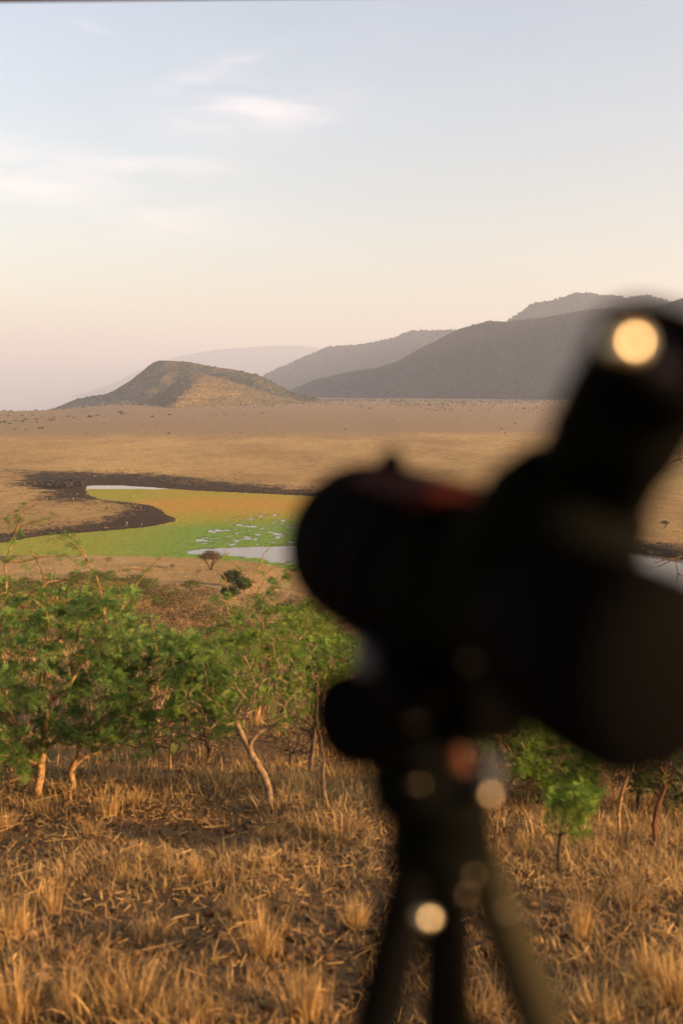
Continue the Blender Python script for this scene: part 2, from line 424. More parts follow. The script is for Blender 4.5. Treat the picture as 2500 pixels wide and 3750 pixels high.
# ------------------------------------------------------------------ lake: water and floating weed
def build_lake():
    m, nt, b, out = new_mat('lake_water')
    b.inputs['Base Color'].default_value = (0.17, 0.13, 0.09, 1); b.inputs['Roughness'].default_value = 0.10; b.inputs['Specular IOR Level'].default_value = 0.5; b.inputs['IOR'].default_value = 1.33
    bump_node(nt, noise_node(nt, 1.3, 3, 0.5, stretch=(1, 0.6, 1)), 0.06, 0.05, b)
    x0, x1, y0, y1 = -140, 260, 150, 430
    gx = np.linspace(x0, x1, 60); gy = np.linspace(y0, y1, 60)
    X, Y = np.meshgrid(gx, gy); nv = 60
    # keep only cells near the lake outline
    cx = (X[:-1, :-1] + X[1:, 1:]) / 2; cy_ = (Y[:-1, :-1] + Y[1:, 1:]) / 2
    keep = np.zeros(cx.shape, bool)
    for dx in (-8, 0, 8):
        for dy in (-6, 0, 6): keep |= in_poly(cx + dx, cy_ + dy, LAKE)
    i = (np.arange(nv - 1)[:, None] * nv + np.arange(nv - 1)[None])
    i = i[keep]; F = np.stack([i, i + 1, i + nv + 1, i + nv], 1)
    V = np.stack([X, Y, np.full(X.shape, -0.02)], -1).reshape(-1, 3)
    tag(link('lake_water', mesh_data('lake_water', V, F, m)), kind='structure')
    # floating weed: small pads of a mat, left out where the water lies open
    mw, nt, b, out = new_mat('floating_weed')
    a = attr_node(nt, 'tint'); n = noise_node(nt, 2.2, 5, 0.7)
    c = mix_node(nt, 0.8, a.outputs['Color'], ramp_node(nt, n, [(0.3, (0.45, 0.5, 0.42)), (0.62, (1, 1, 1))]), 'MULTIPLY')
    nt.links.new(c, b.inputs['Base Color']); b.inputs['Roughness'].default_value = 0.85; b.inputs['Specular IOR Level'].default_value = 0.1
    bump_node(nt, n, 0.6, 0.12, b)
    gx = np.arange(-130, 80, 0.42); gy = np.arange(190, 372, 0.62)
    X, Y = np.meshgrid(gx, gy); nr, nc = X.shape
    X = X + rng.uniform(-.16, .16, X.shape); Y = Y + rng.uniform(-.25, .25, Y.shape)
    cx = X[:-1, :-1].ravel() + .2; cyy = Y[:-1, :-1].ravel() + .3
    ins = in_poly(cx + fbm(cx * .3, cyy * .3, 5, 3) * 2.0, cyy + fbm(cx * .25, cyy * .2, 6, 3) * 4, LAKE)
    for dx, dy in ((1.6, 0), (-1.6, 0), (0, 3.5), (0, -3.5)): ins |= in_poly(cx + dx, cyy + dy, LAKE)
    OPEN = px_ground([(680, 2017), (760, 2008), (850, 2004), (950, 2002), (1000, 1999), (1060, 1998), (1200, 2000), (1700, 2010), (2700, 2100), (2700, 2300), (1300, 2118), (1110, 2082), (1000, 2068), (900, 2043), (830, 2040), (760, 2041), (700, 2033)])
    FAR = px_ground([(322, 1774), (420, 1774), (500, 1783), (600, 1791), (560, 1793), (440, 1785), (345, 1780)])
    jx = cx + fbm(cx * .35, cyy * .3, 51, 4) * 3; jy = cyy + fbm(cx * .3, cyy * .22, 57, 4) * 4
    open_w = in_poly(jx, jy, OPEN) | in_poly(cx + 2 * fbm(cx * .5, cyy * .5, 61, 3), cyy + 3 * fbm(cx * .5, cyy * .3, 63, 3), FAR)
    edge = in_poly(cx, cyy, LAKE) & ~in_poly(cx + 0.8, cyy - 5.0, LAKE)      # a fringe of weed along the near bank
    ZONE = px_ground([(700, 1990), (820, 1900), (1000, 1870), (1400, 1850), (1500, 2000), (1000, 2010), (760, 2020)])
    gap = in_poly(cx, cyy, ZONE) & (fbm(cx * .42, cyy * .38, 71, 5) > 0.15)
    gap |= in_poly(cx, cyy, ZONE) & (fbm(cx * .7, cyy * .5, 79, 3) + .5 * fbm(cx * .06, cyy * .06, 80, 2) > 0.19)
    dark_holes = gap
    ins &= cx < 40 + 70 * fbm(cx * .03, cyy * .05, 95, 5) + 20 * fbm(cx * .25, cyy * .25, 96, 4)
    keep = ins & ~(open_w & ~(edge & (fbm(cx * .4, cyy * .4, 77, 3) > -0.12))) & ~dark_holes
    i = (np.arange(nr - 1)[:, None] * nc + np.arange(nc - 1)[None]).ravel()[keep]
    F = np.stack([i, i + 1, i + nc + 1, i + nc], 1)
    used, inv = np.unique(F.ravel(), return_inverse=True); F = inv.reshape(-1, 4)
    V = np.stack([X, Y, np.zeros_like(X)], -1).reshape(-1, 3)[used]
    V[:, 2] = 0.004 + 0.06 * np.clip(vnoise(V[:, 0] * 1.7, V[:, 1] * 1.3, 5), 0, 1)
    me = mesh_data('floating_weed', V, F, mw)
    x, y = V[:, 0], V[:, 1]
    yn = y + 26 * fbm(x * .03, y * .03, 81, 4) + 10 * fbm(x * .3, y * .2, 83, 3)
    t_or = smooth(280, 314, yn + 22 * fbm(x * .09, y * .05, 91, 4)) * (1 - 0.75 * smooth(331, 342, yn)) * smooth(-78, -58, x + 10 * fbm(x * .1, y * .1, 85, 3))
    t_ye = np.clip(smooth(252, 290, yn) + smooth(-30, -62, x) * 0.7 + 0.7 * fbm(x * .05, y * .04, 87, 4), 0, 1)
    green = np.array([0.15, 0.245, 0.03]); yel = np.array([0.29, 0.25, 0.022]); org = np.array([0.40, 0.225, 0.028])
    c = green + (yel - green) * t_ye[:, None]; c = c + (org - c) * t_or[:, None]
    c *= (0.85 + 0.5 * rng.random(len(c)))[:, None]
    at = me.color_attributes.new('tint', 'FLOAT_COLOR', 'POINT'); at.data.foreach_set('color', np.concatenate([c, np.ones((len(c), 1))], 1).astype(np.float32).ravel())
    tag(link('floating_weed', me), 'green and ochre mat of floating weed on the lake', 'water weed', kind='stuff')
build_lake()

# ------------------------------------------------------------------ hills
M_KOPJE = hill_material('kopje_slope', (0.13, 0.10, 0.055), (0.24, 0.165, 0.085), (0.045, 0.048, 0.024), 0.015)
M_KNOLL = hill_material('knoll_slope', (0.16, 0.115, 0.052), (0.25, 0.17, 0.08), (0.08, 0.07, 0.03), 0.02)
M_WOODED = hill_material('wooded_slope', (0.024, 0.033, 0.020), (0.048, 0.050, 0.028), (0.014, 0.020, 0.013), 0.008)

HILL_SAMPLES = {}
def build_hill(name, sil, D, Wf, Wb, foot_z, mat, seed, spur=0.18, power=1.15, nu=220, nv=70, base_drop=6.0, turn=None, reach=None):
    sx = np.array([p[0] for p in sil], float); sy = np.array([p[1] for p in sil], float)
    px = np.linspace(sx[0], sx[-1], nu); py = np.interp(px, sx, sy)
    k = np.array([0.25, 0.5, 0.25])
    for _ in range(2): py[1:-1] = np.convolve(py, k, 'valid')
    Dv = np.full(nu, float(D)) if turn is None else np.interp(px, [p[0] for p in turn], [p[1] for p in turn])
    Wv = np.full(nu, float(Wf)) if reach is None else np.interp(px, [p[0] for p in reach], [p[1] for p in reach])
    for _ in range(12): Wv[1:-1] = np.convolve(Wv, k, 'valid'); Dv[1:-1] = np.convolve(Dv, k, 'valid')
    C = np.array([P(a, b, d) for a, b, d in zip(px, py, Dv)])
    crest = C[:, 2]
    s = np.concatenate([np.linspace(0, 1, nv), 1 + np.linspace(0, 1, nv // 2)[1:]])
    U, S = np.meshgrid(C[:, 0], s)
    front = S <= 1
    t = np.where(front, S, 2 - S)
    # spurs and gullies: the slope line runs out and in along the hill
    g = fbm(U / 260.0 + seed * 3.1, S * 1.4 + seed, seed + 100, 4) * 2 + fbm(U / 90.0, S * 2.0, seed + 130, 3)
    run = 1 + spur * 3.0 * g * np.sin(np.pi * np.clip(t, 0, 1)) 
    base = foot_z - base_drop
    cr = np.interp(U + 60 * (1 - t) * fbm(U / 300, U * 0 + seed, seed + 5, 2), C[:, 0], crest)
    H = np.maximum(cr - base, 0)
    Z = base + H * np.clip(t ** power * (1 + spur * 2.2 * g * np.sin(np.pi * t)), 0, 1.0)
    Z = Z + fbm(U / 30, S * 12, seed + 200, 4) * 9 * np.sin(np.pi * np.clip(t, 0, 1))
    Yd = np.where(front, Dv[None] - Wv[None] * (1 - S), Dv[None] + Wb * (S - 1))
    V = np.stack([U, Yd, Z], -1).reshape(-1, 3); nr, nc = U.shape
    i = (np.arange(nr - 1)[:, None] * nc + np.arange(nc - 1)[None]).ravel()
    F = np.stack([i, i + 1, i + nc + 1, i + nc], 1)
    tag(link(name, mesh_data(name, V, F, mat, True)), kind='structure')
    HILL_SAMPLES[name] = (U, Yd, Z, nv)

build_hill('hill_kopje', [(60, 1538), (110, 1522), (165, 1509), (280, 1461), (400, 1441), (480, 1392), (560, 1328), (585, 1319), (690, 1325), (770, 1342), (850, 1352), (940, 1372), (1000, 1400), (1060, 1432), (1150, 1455), (1230, 1485)],
           2350, 420, 420, 10, M_KOPJE, 1, spur=0.16, power=1.0, base_drop=40, turn=[(60, 2950), (580, 2620), (1230, 2130)], reach=[(60, 80), (350, 160), (560, 420), (620, 520), (760, 330), (1230, 120)])
build_hill('hill_knoll', [(380, 1512), (450, 1498), (520, 1475), (600, 1432), (655, 1390), (700, 1374), (740, 1371), (800, 1381), (900, 1414), (1000, 1448), (1100, 1470), (1230, 1486)],
           2020, 260, 260, 9, M_KNOLL, 2, spur=0.10, power=1.0, reach=[(380, 40), (560, 70), (680, 300), (740, 420), (800, 300), (950, 120), (1230, 60)])
build_hill('hill_mountain', [(1010, 1478), (1060, 1432), (1150, 1394), (1280, 1361), (1380, 1352), (1450, 1330), (1550, 1272), (1680, 1204), (1790, 1175), (1850, 1178), (2000, 1160), (2100, 1142), (2200, 1128), (2300, 1130), (2380, 1126), (2450, 1112), (2500, 1095), (2700, 1020), (3000, 980), (3400, 1100)],
           3100, 750, 700, 13, M_WOODED, 3, spur=0.55, power=0.95, nu=340, turn=[(1010, 3900), (1500, 3500), (2500, 2750), (3400, 2450)], reach=[(1010, 250), (1280, 500), (1340, 700), (1500, 600), (1800, 800), (2000, 650), (2300, 900), (3400, 900)])
build_hill('hill_rear_mountain', [(1700, 1330), (1800, 1230), (1855, 1178), (1950, 1112), (2050, 1096), (2110, 1071), (2200, 1081), (2300, 1092), (2370, 1083), (2450, 1106), (2600, 1140), (2900, 1200)],
           4400, 800, 800, 5, M_WOODED, 4, spur=0.16, power=0.9, turn=[(1700, 5300), (2900, 4000)])
build_hill('hill_far_ridge', [(900, 1420), (960, 1378), (1080, 1322), (1200, 1272), (1330, 1262), (1450, 1236), (1500, 1212), (1670, 1208), (1850, 1230), (2100, 1280)],
           5600, 900, 900, -20, M_WOODED, 5, spur=0.16, power=0.9, turn=[(900, 6800), (2100, 5200)])
build_hill('hill_far_plateau', [(330, 1450), (500, 1360), (650, 1305), (800, 1280), (1000, 1266), (1100, 1266), (1300, 1290), (1600, 1330)],
           17500, 1800, 900, -60, M_WOODED, 6, spur=0.06, power=0.6)

# ------------------------------------------------------------------ scrub on hills and far plain (nobody could count it)
ICO_V = None
def ico():
    t = (1 + 5 ** .5) / 2
    v = np.array([(-1, t, 0), (1, t, 0), (-1, -t, 0), (1, -t, 0), (0, -1, t), (0, 1, t), (0, -1, -t), (0, 1, -t), (t, 0, -1), (t, 0, 1), (-t, 0, -1), (-t, 0, 1)], float)
    v /= np.linalg.norm(v[0])
    f = np.array([(0, 11, 5), (0, 5, 1), (0, 1, 7), (0, 7, 10), (0, 10, 11), (1, 5, 9), (5, 11, 4), (11, 10, 2), (10, 7, 6), (7, 1, 8), (3, 9, 4), (3, 4, 2), (3, 2, 6), (3, 6, 8), (3, 8, 9), (4, 9, 5), (2, 4, 11), (6, 2, 10), (8, 6, 7), (9, 8, 1)])
    return v, f
ICO_V, ICO_F = ico()

def blobs(name, pts, size, mat, flat=0.75, label=None, cat=None):
    n = len(pts); base = ICO_V[None] * (1 + rng.uniform(-.38, .38, (n, 12, 1)))
    sc = np.stack([size * rng.uniform(.8, 1.3, n), size * rng.uniform(.8, 1.3, n), size * flat * rng.uniform(.7, 1.25, n)], 1)
    V = base * sc[:, None, :] + pts[:, None, :]; V[:, :, 2] += sc[:, None, 2] * 0.5
    F = (ICO_F[None] + (np.arange(n) * 12)[:, None, None]).reshape(-1, 3)
    o = link(name, mesh_data(name, V.reshape(-1, 3), F, mat, False))
    return tag(o, label, cat, kind='stuff')

M_SCRUB_GREEN = leafy('scrub_green', (0.022, 0.033, 0.012), (0.085, 0.09, 0.035), 0.0, 0.05)
M_SCRUB_OLIVE = leafy('scrub_olive', (0.06, 0.06, 0.022), (0.19, 0.14, 0.055), 0.0, 0.05)
M_WOOD_DARK = leafy('woodland_dark', (0.013, 0.021, 0.011), (0.045, 0.05, 0.024), 0.0, 0.02)

def hill_pts(name, n, crest=0.0, front_only=True):
    U, Yd, Z, nv = HILL_SAMPLES[name]
    r = rng.uniform(0.05, 0.99, n) * (nv - 1)
    if crest: r[:int(n * crest)] = (nv - 1) - np.abs(rng.normal(0, 0.8, int(n * crest)))
    c = rng.uniform(0, U.shape[1] - 1.001, n); i = np.floor(r).astype(int); j = np.floor(c).astype(int); fr = r - i; fc = c - j
    i = np.clip(i, 0, U.shape[0] - 2)
    def lerp(A): return (A[i, j] * (1 - fc) + A[i, j + 1] * fc) * (1 - fr) + (A[i + 1, j] * (1 - fc) + A[i + 1, j + 1] * fc) * fr
    return np.stack([lerp(U), lerp(Yd), lerp(Z)], 1)

blobs('mountain_woodland', hill_pts('hill_mountain', 22000, 0.015), rng.uniform(1.4, 4.0, 22000), M_WOOD_DARK, 0.8, 'dark bush cover on the nearer wooded mountain', 'woodland')
blobs('rear_woodland', hill_pts('hill_rear_mountain', 3500, 0.12), rng.uniform(3.5, 8, 3500), M_WOOD_DARK, 0.85, 'bush cover on the hazy mountain behind the wooded one', 'woodland')
blobs('ridge_woodland', hill_pts('hill_far_ridge', 2200, 0.15), rng.uniform(4, 8, 2200), M_WOOD_DARK, 0.8, 'bush cover on the blue far ridge', 'woodland')
pk = hill_pts('hill_kopje', 7500, 0.03); kk = fbm(pk[:, 0] / 90, pk[:, 2] / 30, 301, 3) > -0.05
blobs('kopje_scrub', pk[kk], rng.uniform(1.0, 2.6, kk.sum()), M_SCRUB_GREEN, 0.8, 'scattered dark scrub over the rocky left hill', 'scrub')
pk = hill_pts('hill_knoll', 7000); kk = fbm(pk[:, 0] / 70, pk[:, 2] / 25, 311, 3) > -0.05
blobs('knoll_scrub', pk[kk], rng.uniform(0.7, 1.9, kk.sum()), M_SCRUB_OLIVE, 0.8, 'olive scrub over the sunlit knoll', 'scrub')

def far_plain_scrub():
    n = 16000
    y = rng.uniform(800, 2400, n); a = rng.uniform(-0.42, 0.45, n); x = a * y
    dens = fbm(x / 160, y / 260, 321, 4) + 0.35 * smooth(1000, 2300, y) - 0.22
    k = rng.random(n) < np.clip(dens * 2.2 + 0.1, 0.02, 1)
    x, y = x[k], y[k]; p = np.stack([x, y, ground_z(x, y)], 1); a = x / y
    green = (rng.random(len(x)) < 0.3 + 0.4 * smooth(-0.2, -0.3, a) * smooth(1000, 1300, y) + 0.4 * smooth(1900, 2300, y))
    s = rng.uniform(0.5, 1.3, len(x)) * (1 + 0.9 * smooth(1300, 2200, y))
    blobs('plain_scrub', p[~green], s[~green], M_SCRUB_OLIVE, 0.7, 'brown scrub spread over the far plain', 'scrub')
    blobs('plain_bushland', p[green], s[green] * 1.15, M_SCRUB_GREEN, 0.8, 'dull green bushes massed along the foot of the hills', 'scrub')
far_plain_scrub()

M_TUSSOCK = leafy('tussock', (0.16, 0.10, 0.04), (0.34, 0.22, 0.085), 0.0, 0.1)
def plain_tussocks():
    n = 30000; y = np.exp(rng.uniform(math.log(225), math.log(950), n)); x = rng.uniform(-0.40, 0.42, n) * y
    k = ~in_poly(x, y, LAKE) & (ground_z(x, y) > 0.02) & (fbm(x / 25, y / 40, 331, 4) > -0.06) & ~(in_poly(x, y, MUD) & (rng.random(n) > 0.12))
    x, y = x[k], y[k]; p = np.stack([x, y, ground_z(x, y) - 0.05], 1)
    blobs('plain_tussocks', p, rng.uniform(0.06, 0.20, len(x)) * (1 + 1.4 * smooth(260, 800, y)), M_TUSSOCK, 0.7, 'dry tussocks studding the plain around the lake', 'grass')
plain_tussocks()
M_SEDGE = leafy('mud_sedge', (0.03, 0.028, 0.012), (0.16, 0.11, 0.042), 0.0, 0.2)
def mud_sedge():
    n = 26000; y = rng.uniform(225, 460, n); x = rng.uniform(-0.40, 0.30, n) * y
    m = np.zeros(n)
    for dx, dy in ((0, 0), (4, 0), (-4, 0), (0, 12), (0, -12), (0, 24), (0, -18)): m += in_poly(x + dx, y + dy, MUD)
    z = ground_z(x, y)
    k = ~in_poly(x, y, LAKE) & (z > 0.02) & (m > 0) & (m < 7) & (rng.random(n) < 0.25 + 1.6 * np.clip(fbm(x / 9, y / 14, 341, 4), -.1, .5))
    x, y, z = x[k], y[k], z[k]
    blobs('mud_sedge', np.stack([x, y, z - 0.03], 1), rng.uniform(0.10, 0.42, len(x)), M_SEDGE, 0.55, 'dark sedge and trampled tufts breaking up the mud margin', 'sedge')
mud_sedge()

# ------------------------------------------------------------------ plants: branches grown to tips, feathery leaves
M_BARK_PALE = plain('bark_pale', (0.31, 0.185, 0.08), 0.9, 0.1, 0, 0.7, 38, 1.0)
M_BARK_GREY = plain('bark_grey', (0.17, 0.115, 0.07), 0.85, 0.1, 0, 0.4, 25, 0.5)
M_BARK_RED = plain('bark_red', (0.13, 0.055, 0.03), 0.85, 0.1, 0, 0.4, 25, 0.5)
M_BARK_DARK = plain('bark_dark', (0.075, 0.05, 0.032), 0.9, 0.1, 0, 0.3, 5)
M_BARK_MOTTLE = plain('bark_mottled', (0.21, 0.145, 0.08), 0.85, 0.1, 0, 0.75, 22, 0.5)
M_TWIG = plain('dry_twig', (0.25, 0.165, 0.09), 0.85, 0.1, 0, 0.35, 3)
M_LEAF_TEAL = leafy('leaf_deep_green', (0.035, 0.09, 0.024), (0.24, 0.37, 0.075), 0.48, 4.0)
M_LEAF_GREEN = leafy('leaf_green', (0.055, 0.115, 0.012), (0.24, 0.34, 0.045), 0.45, 3.0)
M_LEAF_OLIVE = leafy('leaf_olive', (0.05, 0.065, 0.013), (0.17, 0.19, 0.04), 0.35, 0.8)
M_LEAF_DARK = leafy('leaf_dark', (0.03, 0.045, 0.012), (0.10, 0.125, 0.035), 0.25, 0.6)
M_LEAF_YELLOW = leafy('leaf_yellow', (0.10, 0.085, 0.012), (0.32, 0.24, 0.03), 0.35, 1.2)
M_LEAF_BROWN = leafy('leaf_dry', (0.055, 0.04, 0.02), (0.21, 0.145, 0.065), 0.25, 0.8)

class Tree:
    def __init__(s, seed): s.pos = []; s.par = []; s.plen = []; s.r = np.random.default_rng(seed); s.fixed = set()
    def node(s, p, par):
        s.pos.append(np.asarray(p, float)); s.par.append(par)
        s.plen.append(0.0 if par < 0 else s.plen[par] + np.linalg.norm(s.pos[-1] - s.pos[par])); return len(s.pos) - 1
    def line(s, pts, start=-1, step=0.09, jit=0.25):
        cur = start
        if start < 0: cur = s.node(pts[0], -1); pts = pts[1:]
        for p in pts:
            a = s.pos[cur]; p = np.asarray(p, float); d = np.linalg.norm(p - a); n = max(1, int(d / step))
            for i in range(1, n + 1):
                q = a + (p - a) * i / n
                if i < n: q = q + s.r.normal(0, step * jit * 0.4, 3)
                cur = s.node(q, cur)
        return cur
    def nearest(s, p, k_path=0.0, lo=0):
        A = np.array(s.pos[lo:]); d = np.linalg.norm(A - p, axis=1) + k_path * np.array(s.plen[lo:])
        return lo + int(np.argmin(d))
    def grow(s, tips, step=0.09, k=0.3, jit=0.35, sag=0.0, root_from=0):
        root = s.pos[root_from]; tips = sorted(tips, key=lambda t: np.linalg.norm(t - root)); ends = []
        for tp in tips:
            A = np.array(s.pos[root_from:]); dv = tp - A; d = np.linalg.norm(dv, axis=1)
            cost = d + k * np.array(s.plen[root_from:]) + 0.35 * np.clip(-dv[:, 2], 0, None)
            j = root_from + int(np.argmin(cost)); a = s.pos[j]; d = np.linalg.norm(tp - a)
            pd = a - s.pos[s.par[j]] if s.par[j] >= 0 else np.array([0, 0, 1.0]); pd = pd / (np.linalg.norm(pd) + 1e-9)
            ctrl = a + pd * d * 0.35 + (tp - a) * 0.2 + s.r.normal(0, 0.08 * d, 3)
            n = max(2, int(d / step)); cur = j
            for i in range(1, n + 1):
                t = i / n; q = (1 - t) ** 2 * a + 2 * t * (1 - t) * ctrl + t * t * tp
                q = q + s.r.normal(0, step * jit * 0.3, 3); q[2] -= sag * t * t * d
                cur = s.node(q, cur)
            ends.append(cur)
        return ends
    def finish(s, r_base, r_tip):
        n = len(s.pos); s.P = np.array(s.pos); s.parr = np.array(s.par); cnt = np.zeros(n)
        has = np.zeros(n, bool); has[s.parr[s.parr >= 0]] = True; cnt[~has] = 1
        for i in range(n - 1, -1, -1):
            if s.par[i] >= 0: cnt[s.par[i]] += cnt[i]
        e = math.log(max(r_base / r_tip, 1.01)) / math.log(max(cnt.max(), 2)); s.cnt = cnt; s.rad = r_tip * cnt ** e
        # gentle taper along unbranched runs
        return s
    def tubes(s, mat, origin, name='trunk', sides_thick=7, thin_from=0.0):
        mb = MB(); ch = np.where(s.parr >= 0)[0]; pa = s.parr[ch]
        for thick in (True, False):
            sel = (s.rad[pa] > 0.008) == thick
            if not sel.any(): continue
            n = sides_thick if thick else 3; a = s.P[pa[sel]]; b = s.P[ch[sel]]; ra = s.rad[pa[sel]]; rb = s.rad[ch[sel]]
            ra = np.minimum(ra, rb * 1.6)
            ax = b - a; l = np.linalg.norm(ax, axis=1, keepdims=True) + 1e-9; ax = ax / l
            b = b + ax * rb[:, None] * 0.4
            ref = np.where(np.abs(ax[:, 2:3]) > 0.9, np.array([[1.0, 0, 0]]), np.array([[0, 0, 1.0]]))
            u = np.cross(ax, ref); u /= np.linalg.norm(u, axis=1, keepdims=True); v = np.cross(ax, u)
            th = np.arange(n) * 2 * np.pi / n
            ring = u[:, None] * np.cos(th)[None, :, None] + v[:, None] * np.sin(th)[None, :, None]
            V = np.concatenate([a[:, None] + ring * ra[:, None, None], b[:, None] + ring * rb[:, None, None]], 1).reshape(-1, 3)
            m = sel.sum(); i = np.arange(n); j = (i + 1) % n; q = np.stack([i, j, n + j, n + i], 1)
            mb.add(V, None, (q[None] + (np.arange(m) * 2 * n)[:, None, None]).reshape(-1, 4))
        return mb.data(name, mat, origin, True)

def fronds(base, dirs, length, r, pairs=6, droop=0.25, leaflet=0.36, wid=0.22):
    """feather leaves: pairs of narrow leaflets along a short rib"""
    n = len(base); d = dirs / (np.linalg.norm(dirs, axis=1, keepdims=True) + 1e-9)
    up = np.array([[0, 0, 1.0]]) + r.normal(0, 0.45, (n, 3)); side = np.cross(d, up); side /= np.linalg.norm(side, axis=1, keepdims=True) + 1e-9
    nor = np.cross(side, d); V = []; L = length[:, None]
    for k in range(pairs):
        t = (k + 0.6) / pairs; c = base + d * L * t - np.array([[0, 0, 1.0]]) * L * droop * t * t
        sz = L * leaflet * (1 - 0.55 * abs(t - 0.4)); w = L * wid / pairs * 2.0
        for sg in (-1, 1):
            tipv = c + side * sg * sz + d * sz * 0.35 + nor * sz * r.normal(0, 0.25, (n, 1))
            V.append(np.stack([c - d * w * .5, c + d * w * .5, tipv + d * w * .6, tipv - d * w * .3], 1))
    V = np.stack(V, 1).reshape(-1, 3); F = np.arange(len(V)).reshape(-1, 4)
    return V, F

def leaf_quads(base, size, r):
    n = len(base); a = r.normal(0, 1, (n, 3)); a /= np.linalg.norm(a, axis=1, keepdims=True); b = np.cross(a, r.normal(0, 1, (n, 3))); b /= np.linalg.norm(b, axis=1, keepdims=True) + 1e-9
    s = size[:, None]
    V = np.stack([base - a * s, base - b * s * .5, base + a * s, base + b * s * .5], 1).reshape(-1, 3)
    return V, np.arange(len(V)).reshape(-1, 4)

def env_tips(r, envs, n):
    """envs: (px, py, rx, ry, Y, depth) ellipsoids seen in the photo, standing at distance Y"""
    w = np.array([e[2] * e[3] for e in envs], float); w /= w.sum(); out = []
    for e, k in zip(envs, (w * n).astype(int) + 1):
        for _ in range(k):
            v = r.normal(0, 1, 3); v /= np.linalg.norm(v); rad = r.random() ** 0.45
            Y = e[4] + v[1] * rad * e[5]
            out.append(P(e[0] + v[0] * rad * e[2], e[1] + v[2] * rad * e[3], Y))
    return out

def near_shrub(name, label, cat, trunk_px, Y, envs, n_tips, r_base, bark, leaf, seed, leaf_len=0.06, per_node=1.2, leaf_max=4, shoots=(), trunks2=(), group=None, leaf_frac=1.0, k=0.3, step=0.08, base=None, r_tip=0.0030, shoot_leaf=0.5, sag=0.0):
    """a thorn shrub: base on the ground at trunk_px[0], limbs grown to tips within envs"""
    t = Tree(seed); g = G(*trunk_px[0]) if base is None else base
    Y = g[1] if Y is None else Y
    g = g.copy(); g[2] -= 0.05
    pts = [g] + [P(a, b, Y + dy) for a, b, dy in [(p + (0,) if len(p) == 2 else p) for p in trunk_px[1:]]]
    t.line(pts, -1, step, 0.25)
    tips = env_tips(t.r, [(e[0], e[1], e[2], e[3], Y + (e[5] if len(e) > 5 else 0), e[4]) for e in envs], n_tips)
    gzz = ground_z(np.array([q[0] for q in tips]), np.array([q[1] for q in tips]))
    tips = [q for q, z in zip(tips, gzz) if q[2] > z + 0.12]
    t.grow(tips, step, k, sag=sag, root_from=max(0, int(len(pts) > 2) * 2))
    n_main = len(t.pos); sh_nodes = []
    for sh in shoots:
        q = [P(a, b, Y + (d[0] if d else 0)) for a, b, *d in sh]
        j = t.nearest(q[0], 0.05); n0 = len(t.pos); t.line(q, j, step, 0.2); sh_nodes.append((n0, len(t.pos)))
    t.finish(r_base, r_tip)
    for n0, n1 in sh_nodes:      # long whips keep some thickness and taper to the end
        t.rad[n0:n1] = np.maximum(t.rad[n0:n1], np.linspace(max((0.3 if Y < 10 else 0.16) * r_base, r_tip * 3) if n1 - n0 > 5 else r_tip * 2, r_tip * 1.6, n1 - n0))
    root = thing(name, label, cat, g, group)
    link('trunk', t.tubes(bark, g), root)
    # leaves
    idx = np.where(t.cnt <= leaf_max)[0]; idx = idx[idx > 4]
    iss = np.zeros(len(t.pos), bool)
    for n0, n1 in sh_nodes: iss[n0:n1] = True
    # thin the leaves in patches so that gaps stay open
    patch = fbm(t.P[idx, 0] * 3.1 + seed, t.P[idx, 2] * 3.1, seed, 3) + fbm(t.P[idx, 1] * 3.1, t.P[idx, 2] * 2.0, seed + 9, 2)
    pr = np.clip(leaf_frac * (0.75 + 1.6 * patch), 0.05, 1); pr[iss[idx]] *= shoot_leaf
    cntp = t.r.poisson(5.6 * per_node * pr); rep = np.repeat(idx, cntp)
    if len(rep):
        pd = t.P[rep] - t.P[np.maximum(t.parr[rep], 0)]
        pd = pd / (np.linalg.norm(pd, axis=1, keepdims=True) + 1e-9) * 0.5 + t.r.normal(0, 0.8, (len(rep), 3)) * np.array([1, 1, 0.6])
        b = t.P[rep] + t.r.normal(0, 0.012, (len(rep), 3))
        V, F = fronds(b, pd, 1.05 * leaf_len * t.r.uniform(0.6, 1.3, len(rep)), t.r)
        link('crown', mesh_data('crown', V - g, F, leaf), root)
    return root

# --- the green thorn shrubs of the foreground -------------------------------------------------
near_shrub('thorn_shrub', 'large deep green thorn shrub at the left edge with golden trunk and tall shoots', 'shrub',
    [(140, 2915), (150, 2800), (160, 2700), (150, 2600)], None,
    [(180, 2470, 430, 200, 0.9), (-60, 2560, 260, 260, 0.9), (40, 2720, 200, 90, 0.6), (0, 2800, 150, 70, 0.5), (380, 2330, 330, 100, 0.8), (330, 2660, 280, 90, 0.6), (120, 2250, 240, 90, 0.6), (330, 2200, 260, 70, 0.7)],
    640, 0.036, M_BARK_PALE, M_LEAF_TEAL, 101, leaf_len=0.07, per_node=1.5, leaf_max=4, leaf_frac=0.9,
    shoots=[[(5, 2400), (10, 2290), (26, 2180), (20, 2070), (58, 1950), (90, 1868), (165, 1826)], [(60, 1935), (120, 1910), (185, 1898)], [(30, 2055), (130, 2045), (245, 2035)], [(60, 1950), (30, 1915), (75, 1855)],
            [(398, 2400), (395, 2310), (382, 2230), (365, 2148), (322, 2062), (290, 1990), (250, 1955)], [(398, 2310), (460, 2200), (540, 2090), (605, 2028)], [(150, 2290), (160, 2180), (165, 2110), (140, 2060), (110, 2010)],
            [(70, 2190), (180, 2130), (330, 2095)], [(330, 2060), (280, 2000), (210, 1965)], [(60, 2290), (190, 2240), (330, 2190)], [(540, 2090), (480, 2080), (420, 2095)]],
    shoot_leaf=0.55)
